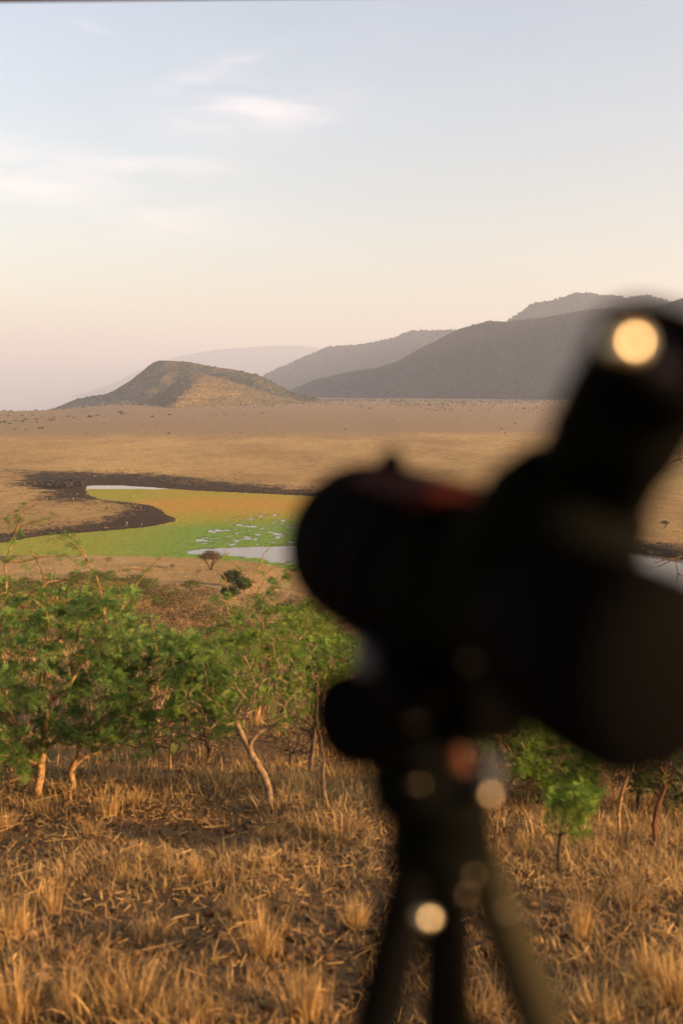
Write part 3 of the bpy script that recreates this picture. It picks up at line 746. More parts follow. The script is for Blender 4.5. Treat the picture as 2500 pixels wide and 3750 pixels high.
near_shrub('thorn_shrub', 'spreading green thorn shrub just right of the golden trunk, one long arm reaching out', 'shrub',
    [(262, 2890), (268, 2800), (300, 2700), (360, 2610)], None,
    [(560, 2500, 340, 190, 0.8), (420, 2700, 260, 80, 0.5), (720, 2640, 170, 90, 0.5), (760, 2520, 190, 130, 0.5), (640, 2370, 220, 80, 0.6)],
    400, 0.023, M_BARK_PALE, M_LEAF_TEAL, 113, leaf_len=0.07, per_node=1.7, leaf_max=4,
    shoots=[[(640, 2380), (760, 2325), (880, 2270), (950, 2205), (1010, 2140), (1070, 2090)], [(880, 2268), (830, 2205), (800, 2195)], [(560, 2400), (640, 2340), (700, 2330)]], shoot_leaf=1.6)
near_shrub('leaning_tree', 'small leaning thorn tree with pale mottled trunk, half bare', 'tree',
    [(1008, 2965), (985, 2890), (968, 2840), (925, 2770), (890, 2700), (868, 2650)], None,
    [(880, 2500, 250, 150, 0.7), (1000, 2400, 220, 130, 0.6), (780, 2600, 180, 80, 0.5), (1050, 2560, 130, 120, 0.5)],
    260, 0.026, M_BARK_MOTTLE, M_LEAF_GREEN, 127, leaf_len=0.055, per_node=0.9, leaf_max=3, leaf_frac=0.6)
near_shrub('dark_stemmed_shrub', 'dark-stemmed bare shrub under the scope, right of the leaning tree', 'shrub',
    [(1132, 2835), (1146, 2740), (1152, 2640), (1158, 2540)], None,
    [(1130, 2480, 150, 160, 0.6), (1070, 2640, 110, 60, 0.4), (1230, 2560, 100, 110, 0.4)],
    130, 0.024, M_BARK_GREY, M_LEAF_GREEN, 131, leaf_len=0.05, per_node=0.6, leaf_max=2, leaf_frac=0.5)
near_shrub('slender_sapling', 'slender upright leafless sapling beside the dark-stemmed shrub', 'sapling',
    [(1186, 2968), (1184, 2860), (1172, 2700), (1158, 2580), (1160, 2500)], None, [(1150, 2500, 50, 90, 0.2)], 14, 0.011, M_BARK_GREY, M_LEAF_GREEN, 137, per_node=0.3, leaf_max=1)
near_shrub('thorn_shrub', 'bright green thorn shrub with pale forked stem and bare whips crossing the water', 'shrub',
    [(940, 2560), (950, 2420), (966, 2320), (963, 2220), (940, 2160)], 13.0,
    [(1020, 2330, 230, 110, 1.2), (1150, 2260, 120, 70, 0.8), (900, 2420, 220, 80, 1.0), (1150, 2400, 150, 80, 1.0)],
    320, 0.05, M_BARK_PALE, M_LEAF_GREEN, 139, leaf_len=0.085, per_node=1.3, leaf_max=3, base=np.array([P(940, 2560, 13.0)[0], 13.0, gz(P(940, 2560, 13.0)[0], 13.0)]), r_tip=0.003,
    shoots=[[(940, 2160), (920, 2135), (880, 2085), (835, 2035), (815, 2005)], [(925, 2140), (935, 2105), (955, 2068), (965, 2030), (990, 2002), (1010, 1994)], [(945, 2170), (985, 2090), (1010, 2070), (1055, 2058)], [(905, 2190), (925, 2140)], [(985, 2280), (1020, 2220), (1060, 2160), (1080, 2135)], [(830, 2215), (845, 2180), (815, 2100), (820, 2060)]], shoot_leaf=0.25)
near_shrub('thorn_shrub', 'green thorn shrub low behind the scope barrel, arching orange twigs', 'shrub',
    [(1180, 2620), (1180, 2520), (1175, 2450)], 11.0,
    [(1200, 2420, 170, 90, 1.0), (1080, 2480, 160, 80, 0.8), (1270, 2380, 120, 60, 0.8)],
    260, 0.04, M_BARK_PALE, M_LEAF_GREEN, 149, leaf_len=0.08, per_node=1.5, leaf_max=3, base=np.array([P(1180, 2620, 11.0)[0], 11.0, gz(P(1180, 2620, 11.0)[0], 11.0)]), r_tip=0.003)
near_shrub('thorn_tree', 'layered green thorn tree with golden forked trunk between tripod and scope body', 'tree',
    [(1838, 2960), (1836, 2860), (1834, 2790), (1822, 2710), (1805, 2660), (1796, 2570), (1792, 2490)], None,
    [(1800, 2580, 170, 90, 0.7), (1760, 2680, 130, 50, 0.5), (1930, 2680, 150, 90, 0.6), (2000, 2820, 190, 110, 0.6), (1880, 2500, 200, 80, 0.6), (2090, 2900, 130, 85, 0.5), (1720, 2620, 80, 80, 0.4)],
    500, 0.034, M_BARK_PALE, M_LEAF_GREEN, 151, leaf_len=0.065, per_node=1.5, leaf_max=4)
near_shrub('sapling', 'small bright green sapling on a thin dark stem, right of the tripod', 'sapling',
    [(2040, 3192), (2044, 3120), (2050, 3060), (2062, 3000)], None,
    [(2070, 2990, 100, 80, 0.3), (2110, 2930, 90, 70, 0.3), (2050, 2930, 70, 50, 0.25)],
    95, 0.011, M_BARK_DARK, M_LEAF_GREEN, 157, leaf_len=0.05, per_node=1.5, leaf_max=4, r_tip=0.0016)
near_shrub('bare_sapling', 'bare orange-barked sapling standing right of the green sapling', 'sapling',
    [(2268, 3068), (2262, 2980), (2272, 2910), (2292, 2850)], None, [(2300, 2800, 80, 90, 0.4)], 30, 0.014, M_BARK_PALE, M_LEAF_GREEN, 163, per_node=0.2, leaf_max=1)
near_shrub('bare_sapling', 'bare reddish sapling leaning right near the right edge', 'sapling',
    [(2388, 3100), (2392, 3020), (2402, 2960), (2432, 2880)], None, [(2440, 2800, 90, 100, 0.4)], 30, 0.015, M_BARK_RED, M_LEAF_GREEN, 167, per_node=0.2, leaf_max=1)
for i, (bx, by, sd, lab) in enumerate([(2330, 2960, 171, 'tangled leafless brush behind the orange-barked sapling'), (2470, 3000, 173, 'tangled leafless brush at the right edge behind the reddish sapling')]):
    near_shrub('bare_brush', lab, 'shrub', [(bx, by), (bx + 8, by - 60), (bx + 4, by - 120)], None,
        [(bx, by - 170, 130, 130, 0.7), (bx + 60, by - 90, 110, 80, 0.6)], 280, 0.02, M_BARK_DARK, M_LEAF_OLIVE, sd, leaf_len=0.05, per_node=0.35, leaf_max=2)
for bx, by, w, sd, lab in [(560, 2800, 170, 181, 'dark leafless undergrowth between the left thorn shrubs and the leaning tree'), (760, 2790, 170, 183, 'dark twiggy undergrowth just left of the leaning tree'), (1060, 2800, 130, 187, 'dark twiggy undergrowth right behind the leaning tree')]:
    near_shrub('undergrowth', lab, 'shrub', [(bx, by), (bx + 6, by - 40), (bx - 4, by - 80)], None,
        [(bx, by - 110, w, 90, 0.8), (bx + 50, by - 50, w * .8, 50, 0.6)], 230, 0.016, M_BARK_DARK, M_LEAF_BROWN, sd, leaf_len=0.05, per_node=0.25, leaf_max=2)
near_shrub('bare_thorn_tree', 'leafless thorn tree at the right edge, dark twigs against plain and water', 'tree',
    [(2760, 2760), (2740, 2500), (2700, 2250), (2690, 2050)], 9.0,
    [(2720, 1850, 190, 180, 1.2), (2690, 2060, 160, 120, 0.9), (2800, 2200, 160, 200, 1.0)], 150, 0.05, M_BARK_GREY, M_LEAF_OLIVE, 179, per_node=0.12, leaf_max=1,
    base=np.array([P(2760, 2760, 9.0)[0], 9.0, gz(P(2760, 2760, 9.0)[0], 9.0)]), r_tip=0.003,
    shoots=[[(2640, 1640), (2530, 1668), (2470, 1688), (2410, 1714)], [(2484, 1682), (2490, 1660), (2493, 1642)], [(2484, 1682), (2510, 1706)], [(2640, 2000), (2510, 2030), (2455, 2052), (2405, 2075)], [(2470, 2044), (2480, 2090), (2478, 2130)], [(2470, 2044), (2440, 2048), (2395, 2060)], [(2540, 2130), (2500, 2108), (2478, 2098)], [(2560, 2100), (2510, 2076), (2490, 2060)]])

# --- shrubs further down the slope: one of each kind, then copies -------------------------------
def proto_shrub(name, label, cat, seed, h, w, bark, leaf, n_tips, n_leaf, leaf_size, flat=0.75, stems=3, r_base=0.05, top=False):
    t = Tree(seed); r = t.r
    root_nodes = []
    for s_ in range(stems):
        a = r.uniform(0, 6.28); sp = w * 0.16
        pts = [np.array([0.04 * math.cos(a), 0.04 * math.sin(a), -0.1]), np.array([sp * math.cos(a) * .5, sp * math.sin(a) * .5, h * .22]), np.array([sp * math.cos(a) * 1.4, sp * math.sin(a) * 1.4, h * .45])]
        if s_ == 0: t.line(pts, -1, h * .06, 0.4)
        else: t.line(pts[1:], 0, h * .06, 0.4)
    tips = []
    while len(tips) < n_tips:
        v = r.normal(0, 1, 3); v /= np.linalg.norm(v); q = v * r.random() ** 0.4
        z = h * (0.62 + 0.38 * q[2]) if not top else h * (0.80 + 0.20 * q[2] - 0.16 * (q[0] ** 2 + q[1] ** 2))
        if z < 0.06 * h: continue
        k = 1 + 0.45 * (r.random() - .5)
        tips.append(np.array([q[0] * w / 2 * k, q[1] * w / 2 * k, z]))
    t.grow(tips, h * .06, 0.25, 0.5); t.finish(r_base, max(r_base * .16, 0.007))
    root = thing(name, label, cat, (0, 0, 0))
    link('trunk', t.tubes(bark, (0, 0, 0), sides_thick=5), root)
    if n_leaf:
        idx = np.where(t.cnt <= 2)[0]; pk = idx[r.integers(0, len(idx), n_leaf)]
        patch = fbm(t.P[pk, 0] * 2.2, t.P[pk, 2] * 2.2 + t.P[pk, 1], seed, 3); pk = pk[patch > -0.14]
        b = t.P[pk] + r.normal(0, h * .045, (len(pk), 3)); b[:, 2] = np.maximum(b[:, 2], 0.02)
        V, F = leaf_quads(b, leaf_size * r.uniform(.6, 1.4, len(b)), r); link('crown', mesh_data('crown', V, F, leaf), root)
    return root

def at_px(px, py, ymax=420): return G(px, py, ymax)

PROTO = {}
def place(kind, px, py, hpx, label, group=None, wide=1.0):
    """kind of shrub with its foot at a pixel, as tall as hpx pixels"""
    p = at_px(px, py); proto, h0, used = PROTO[kind]
    s = hpx * p[1] / FPX / h0; rz = random.uniform(0, 6.28)
    p[2] -= 0.03
    if not used:
        PROTO[kind][2] = True; o = proto; o.location = p; o.rotation_euler = (0, 0, rz); o.scale = (s * wide, s * wide, s)
        o['label'] = label
        if group: o['group'] = group
    else: o = copy_tree(proto, p, rz, (s * wide, s * wide, s), label, group)
    if not group and 'group' in o: del o['group']
    return o

PROTO['brown'] = [proto_shrub('dry_shrub', 'x', 'shrub', 201, 2.0, 2.8, M_TWIG, M_LEAF_BROWN, 300, 3200, 0.04, stems=5, r_base=0.03), 2.0, False]
PROTO['olive'] = [proto_shrub('olive_shrub', 'x', 'shrub', 203, 2.0, 2.6, M_TWIG, M_LEAF_OLIVE, 160, 4200, 0.05, stems=4, r_base=0.03), 2.0, False]
PROTO['yellow'] = [proto_shrub('yellowing_shrub', 'x', 'shrub', 207, 2.0, 2.8, M_TWIG, M_LEAF_YELLOW, 190, 1900, 0.045, stems=5, r_base=0.03), 2.0, False]
PROTO['round'] = [proto_shrub('round_bush', 'x', 'bush', 211, 3.0, 3.6, M_BARK_GREY, M_LEAF_DARK, 260, 15000, 0.075, stems=4, r_base=0.06), 3.0, False]
PROTO['green'] = [proto_shrub('green_shrub', 'x', 'shrub', 213, 2.0, 2.6, M_BARK_PALE, M_LEAF_GREEN, 170, 4200, 0.045, stems=4, r_base=0.03), 2.0, False]
PROTO['umbrella'] = [proto_shrub('umbrella_tree', 'x', 'tree', 217, 4.2, 5.2, M_BARK_DARK, M_LEAF_BROWN, 420, 4500, 0.06, stems=3, r_base=0.20, top=True), 4.2, False]

place('umbrella', 772, 2088, 76, 'flat-topped leafless umbrella tree standing on the near lake shore')
place('round', 850, 2148, 62, 'olive green round bush below the umbrella tree')
place('round', 892, 2170, 56, 'darker round bush tucked in front of the olive round bush')
place('round', 842, 2195, 52, 'low round bush left of and below the darker round bush', wide=1.2)
place('round', 1290, 2190, 75, 'dark round bush partly hidden by the scope barrel on the near shore')
place('brown', 400, 2062, 24, 'small dry bush on the bare shore, left of the umbrella tree')
place('brown', 727, 2102, 18, 'dry grey tuft of twigs just below the umbrella tree')
place('brown', 632, 2080, 16, 'tiny dry bush on the shore, midway between the umbrella tree and the small dry bush')
place('olive', 598, 1729, 10, 'lone dark bush on the plain beyond the mud')
place('olive', 1370, 1632, 9, 'lone dark bush on the plain just above the scope sight')
place('umbrella', 2432, 1934, 30, 'small wind-bent bare tree on the plain at the right edge', wide=0.9)
GB = 'dry brush covering the lower slope'
pts = [('brown', 640, 2285, 115), ('brown', 720, 2250, 110), ('brown', 800, 2290, 100), ('brown', 570, 2240, 95), ('brown', 690, 2340, 130), ('brown', 880, 2330, 90), ('brown', 520, 2330, 120), ('brown', 1080, 2230, 55), ('brown', 1190, 2260, 70), ('brown', 1280, 2330, 90), ('brown', 1010, 2210, 50), ('brown', 1310, 2420, 90), ('brown', 930, 2240, 70), ('brown', 760, 2210, 60), ('brown', 620, 2190, 60), ('brown', 480, 2190, 55), ('brown', 1150, 2215, 45), ('brown', 1240, 2300, 70)]
for k, x, y, h in pts: place(k, x, y, h, 'leafless grey-brown shrub in the dry brush below the sandy shore', GB, 1.15)
GY = 'yellowing shrubs on the slope behind the left thorn shrub'
for x, y, h in [(330, 2260, 130), (420, 2220, 100), (250, 2330, 150), (480, 2290, 110), (380, 2340, 130), (120, 2300, 140), (30, 2260, 110)]: place('yellow', x, y, h, 'yellowing leafy shrub on the slope behind the left thorn shrub', GY, 1.2)
GO = 'olive shrubs on the slope below the shore'
for x, y, h in [(300, 2165, 75), (380, 2150, 60), (200, 2190, 80), (100, 2180, 70), (0, 2200, 90), (500, 2150, 50), (610, 2240, 80), (540, 2170, 60), (440, 2165, 55), (1290, 2480, 110), (1240, 2390, 80), (700, 2165, 45)]: place('olive', x, y, h, 'olive-leaved shrub among dry brush on the slope below the lake shore', GO, 1.25)
for k, x, y, h in [('brown', 1500, 2420, 120), ('olive', 1620, 2380, 100), ('brown', 1750, 2460, 120), ('olive', 1900, 2420, 110), ('brown', 2080, 2440, 120), ('olive', 2250, 2480, 120), ('brown', 2420, 2460, 130), ('brown', 2150, 2330, 80), ('brown', 1850, 2300, 70)]:
    place(k, x, y, h, 'leafless grey-brown shrub in the dry brush below the sandy shore' if k == 'brown' else 'olive-leaved shrub among dry brush on the slope below the lake shore', GB if k == 'brown' else GO, 1.2)
for x, y, h in [(60, 2230, 100), (160, 2240, 95), (270, 2210, 80), (350, 2195, 70), (450, 2230, 85), (560, 2205, 70), (660, 2215, 60), (980, 2265, 60), (1060, 2260, 65), (1140, 2270, 70), (1220, 2250, 70), (760, 2300, 75), (870, 2270, 60)]:
    place('olive', x, y, h, 'olive-leaved shrub among dry brush on the slope below the lake shore', GO, 1.3)
GG = 'green shrubs filling the slope beneath the scope barrel'
for x, y, h in [(1120, 2420, 130), (1230, 2500, 120), (1050, 2480, 130), (800, 2430, 120), (640, 2420, 120), (900, 2390, 90), (1100, 2300, 70)]: place('green', x, y, h, 'leafy green shrub on the mid slope below the dry brush', GG, 1.2)

# bushes that dot the low rise on the left and the far plain
M_BUSH = leafy('rise_bush', (0.02, 0.032, 0.012), (0.075, 0.085, 0.03), 0.0, 0.4)
def far_bush():
    V = []; F = []; r = np.random.default_rng(5)
    for k in range(7):
        c = np.array([r.uniform(-1, 1), r.uniform(-1, 1), r.uniform(.4, 1.0)]) * np.array([.9, .9, 1.0])
        V.append(ICO_V * (1 + r.uniform(-.3, .3, (12, 1))) * r.uniform(.5, .8) + c); F.append(ICO_F + 12 * k)
    return mesh_data('bush', np.concatenate(V), np.concatenate(F), M_BUSH)
BUSH = far_bush()
def ray_far(px, py): return at_px(px, py, 2300)
for i, (x, y, h) in enumerate([(18, 1547, 9), (60, 1542, 9), (36, 1553, 8), (84, 1545, 9), (98, 1538, 8), (56, 1575, 7), (150, 1569, 10), (134, 1548, 7), (196, 1540, 10), (4, 1549, 8), (94, 1573, 5), (330, 1528, 11), (135, 1537, 8), (30, 1524, 7), (80, 1523, 7), (120, 1522, 6), (200, 1530, 7), (250, 1526, 7), (440, 1512, 12), (455, 1518, 10), (560, 1527, 8), (620, 1520, 8), (270, 1532, 6), (360, 1523, 8)]):
    p = ray_far(x, y); s = h * p[1] / FPX / 1.7
    o = link('plain_bush', BUSH, None, p); o.scale = (s * 1.2, s * 1.2, s); o.rotation_euler = (0, 0, i * 1.7)
    tag(o, 'small dark green bush dotting the low rise left of the hills', 'bush', 'bushes on the low rise')

# ------------------------------------------------------------------ herd and birds by the mud
M_HIDE = plain('dark_hide', (0.035, 0.024, 0.018), 0.8, 0.2, 0, 0.4, 3)
M_HORN = plain('horn', (0.10, 0.08, 0.06), 0.6, 0.3)
def buffalo(seed, head_down):
    mb = MB(); r = np.random.default_rng(seed)
    mb.lathe((-0.95, 0, 1.02), (0.75, 0, 1.08), [(0, .12), (.06, .33), (.2, .42), (.5, .46), (.75, .48), (.92, .38), (1, .2)], 10)
    hz = 0.55 if head_down else 1.05
    mb.lathe((0.6, 0, 1.12), (1.15, 0, hz + .12), [(0, .3), (.5, .24), (1, .17)], 8)
    mb.lathe((1.05, 0, hz + .2), (1.5, 0, hz - .15), [(0, .12), (.3, .18), (.7, .13), (1, .09)], 8)
    for x in (-.72, .55):
        for y in (-.22, .22):
            mb.lathe((x, y, 1.0), (x + r.uniform(-.08, .08), y, 0), [(0, .17), (.4, .10), (.55, .075), (.9, .06), (1, .08)], 6)
    mb.lathe((-.95, 0, 1.2), (-1.08, 0, .55), [(0, .04), (.8, .025), (1, .05)], 5)
    for sg in (-1, 1):
        for a, b, ra, rb in (((1.12, sg * .08, hz + .26), (1.1, sg * .42, hz + .16), .075, .05), ((1.1, sg * .42, hz + .16), (1.08, sg * .5, hz + .42), .05, .012)):
            mb.lathe(a, b, [(0, ra), (1, rb)], 5)
        mb.lathe((1.1, sg * .16, hz + .12), (1.05, sg * .38, hz + .02), [(0, .05), (.5, .08), (1, .02)], 5)
    return mb.data('buffalo', M_HIDE, (0, 0, 0), True)
BUF = [buffalo(1, False), buffalo(2, True)]
herd_px = [(128, 1786), (135, 1784)] + [(x, 1772 + 0.02 * (x - 150) + dy) for x, dy in zip(np.linspace(146, 262, 34), np.tile([0, 7, 3, 11, 5, 14], 6))] + [(276, 1780), (284, 1783), (292, 1777), (303, 1779), (310, 1776), (298, 1786), (262, 1768), (240, 1766)]
for i, (x, y) in enumerate(herd_px):
    p = ray_far(x + random.uniform(-2, 2), y + random.uniform(-1.5, 1.5))
    o = link('buffalo', BUF[i % 2], None, (p[0], p[1], p[2] - 0.02)); s = random.uniform(.85, 1.1); o.scale = (s, s, s); o.rotation_euler = (0, 0, random.uniform(0, 6.28))
    tag(o, 'dark buffalo in the herd gathered on the black mud at the lake tip', 'buffalo', 'buffalo herd on the mud')
M_WHITE = plain('white_feather', (0.8, 0.78, 0.74), 0.7, 0.2, 0, 0.05)
def egret():
    mb = MB()
    mb.lathe((-.32, 0, .42), (.22, 0, .55), [(0, .01), (.25, .09), (.6, .12), (.9, .08), (1, .04)], 8)
    mb.lathe((.18, 0, .55), (.26, 0, .9), [(0, .06), (.4, .035), (1, .035)], 6); mb.lathe((.22, 0, .9), (.5, 0, .86), [(0, .045), (.35, .045), (.5, .018), (1, .004)], 6)
    for y in (-.05, .05): mb.lathe((0, y, .45), (0, y, 0), [(0, .015), (1, .015)], 4)
    return mb.data('egret', M_WHITE, (0, 0, 0), True)
EG = egret()
for i, (x, y) in enumerate([(396, 1796), (270, 1829), (285, 1813), (466, 1919), (520, 1925), (490, 1826), (566, 1852), (648, 1914)]):
    p = ray_far(x, y); o = link('egret', EG, None, (p[0], p[1], max(p[2], 0.03))); o.rotation_euler = (0, 0, i * 1.3); o.scale = (.62, .62, .62)
    tag(o, 'tiny white egret standing on mud or weed at the lake edge', 'bird', 'white egrets at the lake')

# ------------------------------------------------------------------ foreground grass, straw, clods
M_STRAW = leafy('straw', (0.22, 0.125, 0.04), (0.78, 0.52, 0.20), 0.30, 2.0)
M_STRAW_GREY = leafy('straw_grey', (0.17, 0.105, 0.045), (0.46, 0.30, 0.125), 0.25, 2.0)
M_CLOD = plain('clod', (0.11, 0.066, 0.032), 0.95, 0.05, 0, 0.7, 30, 0.4)
M_STONE = plain('stone', (0.34, 0.22, 0.11), 0.9, 0.15, 0, 0.3, 30, 0.4)

def blades(base, h, w, lean_dir, lean, r, bend=0.5):
    """tapering bent blades: 3 spans"""
    n = len(base); ld = np.stack([np.cos(lean_dir), np.sin(lean_dir), np.zeros(n)], 1)
    wa = lean_dir + np.pi / 2 + r.normal(0, .9, n); wd = np.stack([np.cos(wa), np.sin(wa), np.zeros(n)], 1)
    V = []
    for t, ww in ((0, 1.0), (.4, .9), (.75, .6), (1.0, 0)):
        c = base + np.array([[0, 0, 1.0]]) * (h * t * np.sqrt(np.maximum(1 - (lean * t) ** 2 * .8, .1)))[:, None] + ld * (h * (lean * t * (1 - bend) + lean * bend * t * t))[:, None]
        if ww > 0: V += [c - wd * (w * ww / 2)[:, None], c + wd * (w * ww / 2)[:, None]]
        else: V += [c]
    V = np.stack(V, 1).reshape(-1, 3); o = (np.arange(n) * 7)[:, None]
    F4 = np.concatenate([o + np.array([[0, 1, 3, 2]]), o + np.array([[2, 3, 5, 4]])]); F3 = o + np.array([[4, 5, 6]])
    return V, F3, F4

def patch_density(x, y):
    return fbm(x * 1.1, y * 1.1, 401, 3) + 0.8 * fbm(x * 0.35, y * 0.35, 407, 2)

def scatter(n, y0, y1, margin=1.5):
    n = int(n * 1.3); y = y0 + (y1 - y0) * rng.random(n) ** 1.0; x = rng.uniform(-1, 1, n) * (0.37 * y + margin); return x, y

def build_grass():
    r = rng
    # tufts merged in one sward
    def sward(name, n_t, y0, y1, per, hmin, hmax, wid, mat, label, thr, spread=0.06, flat=0.5):
        x, y = scatter(n_t, y0, y1); d = patch_density(x, y); k = d > thr + r.normal(0, .12, len(x)); x, y = x[k], y[k]
        c = r.poisson(per, len(x)) + 2; X = np.repeat(x, c); Y = np.repeat(y, c); n = len(X)
        th = np.repeat(r.uniform(hmin, hmax, len(x)) * (1 + .5 * np.clip(d[k], -.5, .8)), c)
        dx = r.normal(0, spread, n); dy = r.normal(0, spread, n)
        bx, by = X + dx, Y + dy; base = np.stack([bx, by, ground_z(bx, by) - .01], 1)
        ldir = np.arctan2(dy, dx) + r.normal(0, .7, n); h = th * r.uniform(.45, 1.2, n); lean = np.clip(np.abs(r.normal(flat, .36 if flat < .9 else .1, n)), .02, 1.05)
        V, F3, F4 = blades(base, h, wid * r.uniform(.6, 1.5, n), ldir, lean, r)
        tag(link(name, mesh_data(name, V, [F4, F3], mat)), label, 'grass', kind='stuff')
        return n
    sward('dry_grass', 2600, 3.0, 7.0, 9, .03, .13, .0038, M_STRAW, 'golden dry grass covering the foreground slope', 0.05, 0.08)
    sward('matted_grass', 3800, 2.9, 8.5, 9,   .05, .14, .0027, M_STRAW, 'flattened matted straw over the foreground soil', -0.05, 0.10, 0.95)
    sward('dry_grass', 480, 3.0, 5.2, 11, .06, .18, .0040, M_STRAW, 'taller golden grass at the bottom of the slope', 0.12)
    sward('dry_grass', 2400, 6.0, 13.0, 10, .05, .22, .0055, M_STRAW, 'golden dry grass between and below the thorn shrubs', 0.06, 0.08)
    sward('dry_grass', 1300, 3.0, 11.0, 9, .04, .17, .0042, M_STRAW_GREY, 'greyish dry grass mixed into the golden sward', -0.1, 0.10)
    sward('slope_grass', 3000, 12.0, 60.0, 9, .2, .5, .016, M_STRAW_GREY, 'faded grass on the slope behind the shrubs', -0.1, 0.25)
    sward('shore_grass', 3800, 58.0, 205.0, 7, .25, .6, .05, M_STRAW_GREY, 'sparse faded grass on the sandy slope above the lake', 0.05, 0.6)
    # stubble everywhere, very short
    x, y = scatter(16000, 2.8, 10.0); n = len(x); base = np.stack([x, y, ground_z(x, y) - .005], 1)
    V, F3, F4 = blades(base, r.uniform(.015, .07, n), r.uniform(.003, .007, n), r.uniform(0, 6.28, n), r.uniform(.2, .95, n), r)
    tag(link('stubble', mesh_data('stubble', V, [F4, F3], M_STRAW_GREY)), 'short broken stubble on the bare soil', 'grass', kind='stuff')
    # loose straw and leaf litter lying on the soil
    x, y = scatter(3600, 2.8, 9.5); n = len(x); a = r.uniform(0, np.pi, n); L = r.uniform(.02, .10, n) * r.choice([1, 1, 1, 1, 1, 2.2], n); w = r.uniform(.0015, .004, n)
    d = np.stack([np.cos(a), np.sin(a)], 1); p0 = np.stack([x, y], 1) - d * L[:, None] / 2; p1 = p0 + d * L[:, None]
    z0 = ground_z(p0[:, 0], p0[:, 1]) + r.uniform(.005, .035, n); z1 = ground_z(p1[:, 0], p1[:, 1]) + r.uniform(.005, .05, n)
    A = np.column_stack([p0, z0]); B = np.column_stack([p1, z1]); s = np.column_stack([-d[:, 1], d[:, 0], np.zeros(n)]) * w[:, None]; up = np.array([[0, 0, 1.0]]) * w[:, None]
    V = np.stack([A - s, A + s, A + up * 1.2, B - s, B + s, B + up * 1.2], 1).reshape(-1, 3); o = (np.arange(n) * 6)[:, None]
    F = np.concatenate([o + np.array([[0, 3, 5, 2]]), o + np.array([[2, 5, 4, 1]]), o + np.array([[1, 4, 3, 0]])])
    tag(link('straw_litter', mesh_data('straw_litter', V, F, M_STRAW)), 'loose straw lying on the foreground soil', 'straw', kind='stuff')
    x, y = scatter(9000, 2.8, 9.5); base = np.stack([x, y, ground_z(x, y) + .012], 1); V, F = leaf_quads(base, r.uniform(.008, .022, len(x)), r)
    tag(link('leaf_litter', mesh_data('leaf_litter', V, F, M_LEAF_BROWN)), 'dry leaf litter on the foreground soil', 'litter', kind='stuff')
    # clods
    x, y = scatter(9000, 2.8, 9.0); n = len(x); p = np.stack([x, y, ground_z(x, y) - .004], 1)
    blobs('soil_clods', p, r.uniform(.005, .02, n) * r.choice([.7, 1, 1, 1.7], n), M_CLOD, .7, 'crumbled soil clods over the foreground', 'soil')
build_grass()

# larger tufts and stones one can pick out
def tuft_mesh(seed, n, h, mat, spread=.05, lean=.32):
    r = np.random.default_rng(seed); dx = r.normal(0, spread, n); dy = r.normal(0, spread, n); base = np.stack([dx, dy, np.full(n, -.02)], 1)
    V, F3, F4 = blades(base, h * r.uniform(.5, 1.15, n), r.uniform(.0032, .0065, n), np.arctan2(dy, dx) + r.normal(0, .5, n), np.clip(np.abs(r.normal(lean, .2, n)), .02, .95), r)
    return mesh_data('tuft', V, [F4, F3], mat)
TUFTS = [tuft_mesh(1, 170, .34, M_STRAW), tuft_mesh(2, 130, .26, M_STRAW, .06, .45), tuft_mesh(3, 150, .30, M_STRAW_GREY, .07, .4), tuft_mesh(4, 90, .42, M_STRAW, .04, .2)]
tuft_list = [(405, 2990, 0, 170, 'tall golden grass tuft right of the two left trunks'), (495, 2945, 1, 90, 'squat golden grass tuft beside the tall one under the thorn shrub'), (720, 3215, 0, 130, 'bright grass tuft in the middle of the bare soil left of the tripod'),
    (465, 3225, 1, 110, 'grass tuft a little left of the bright mid-soil tuft'), (1000, 3075, 2, 150, 'brown bushy grass tuft at the foot of the leaning tree'), (1105, 3040, 2, 120, 'grey wispy grass tuft right of the leaning tree foot'),
    (1300, 3050, 2, 120, 'grass tuft beside the tripod neck on its left'), (340, 3060, 1, 110, 'flopped golden grass tuft below the two left trunks'), (960, 3500, 0, 300, 'tall dense grass tuft in the lower middle foreground'),
    (1130, 3720, 0, 330, 'tall grass tuft at the bottom left of the tripod legs'), (480, 3700, 1, 320, 'broad grass tuft at the bottom edge, left of centre'), (250, 3720, 3, 330, 'long bent grass stalks at the bottom left edge'),
    (60, 3430, 0, 260, 'dense grass tuft at the left edge above the bottom corner'), (200, 3350, 3, 260, 'sparse upright grass stalks left foreground'), (60, 3740, 0, 340, 'golden grass tuft in the bottom left corner'),
    (720, 3740, 2, 260, 'brownish grass tuft at the bottom edge below the bare soil'), (1720, 3300, 1, 110, 'small grass tuft seen between the tripod legs'), (1740, 3730, 1, 220, 'broken grass tuft at the bottom between the tripod legs'),
    (1920, 3120, 3, 130, 'upright pale grass stalks left of the green sapling'), (1810, 3130, 1, 110, 'rounded grass tuft right of the tripod neck'), (2380, 3600, 0, 260, 'tall grass tuft in the lower right foreground'),
    (2190, 3740, 1, 220, 'flattened grass tuft at the bottom right of the tripod'), (2470, 3700, 0, 330, 'dense grass tuft in the bottom right corner'), (2120, 3440, 3, 300, 'long leaning grass stalks right of the tripod legs'),
    (2320, 3330, 2, 180, 'wispy grass tuft right of the leaning stalks'), (1300, 3400, 0, 200, 'golden grass tuft left of the tripod legs'), (560, 3440, 2, 180, 'loose grass tuft in the left foreground soil'), (860, 3360, 2, 150, 'short grass tuft right of the loose one'),
    (170, 2990, 2, 130, 'grass tuft at the foot of the golden trunk'), (20, 3030, 1, 130, 'grass tuft at the left edge beside the golden trunk'), (820, 2890, 3, 130, 'upright grass tuft in front of the shade left of the leaning tree'), (1250, 2900, 3, 150, 'upright golden grass right of the slender sapling')]
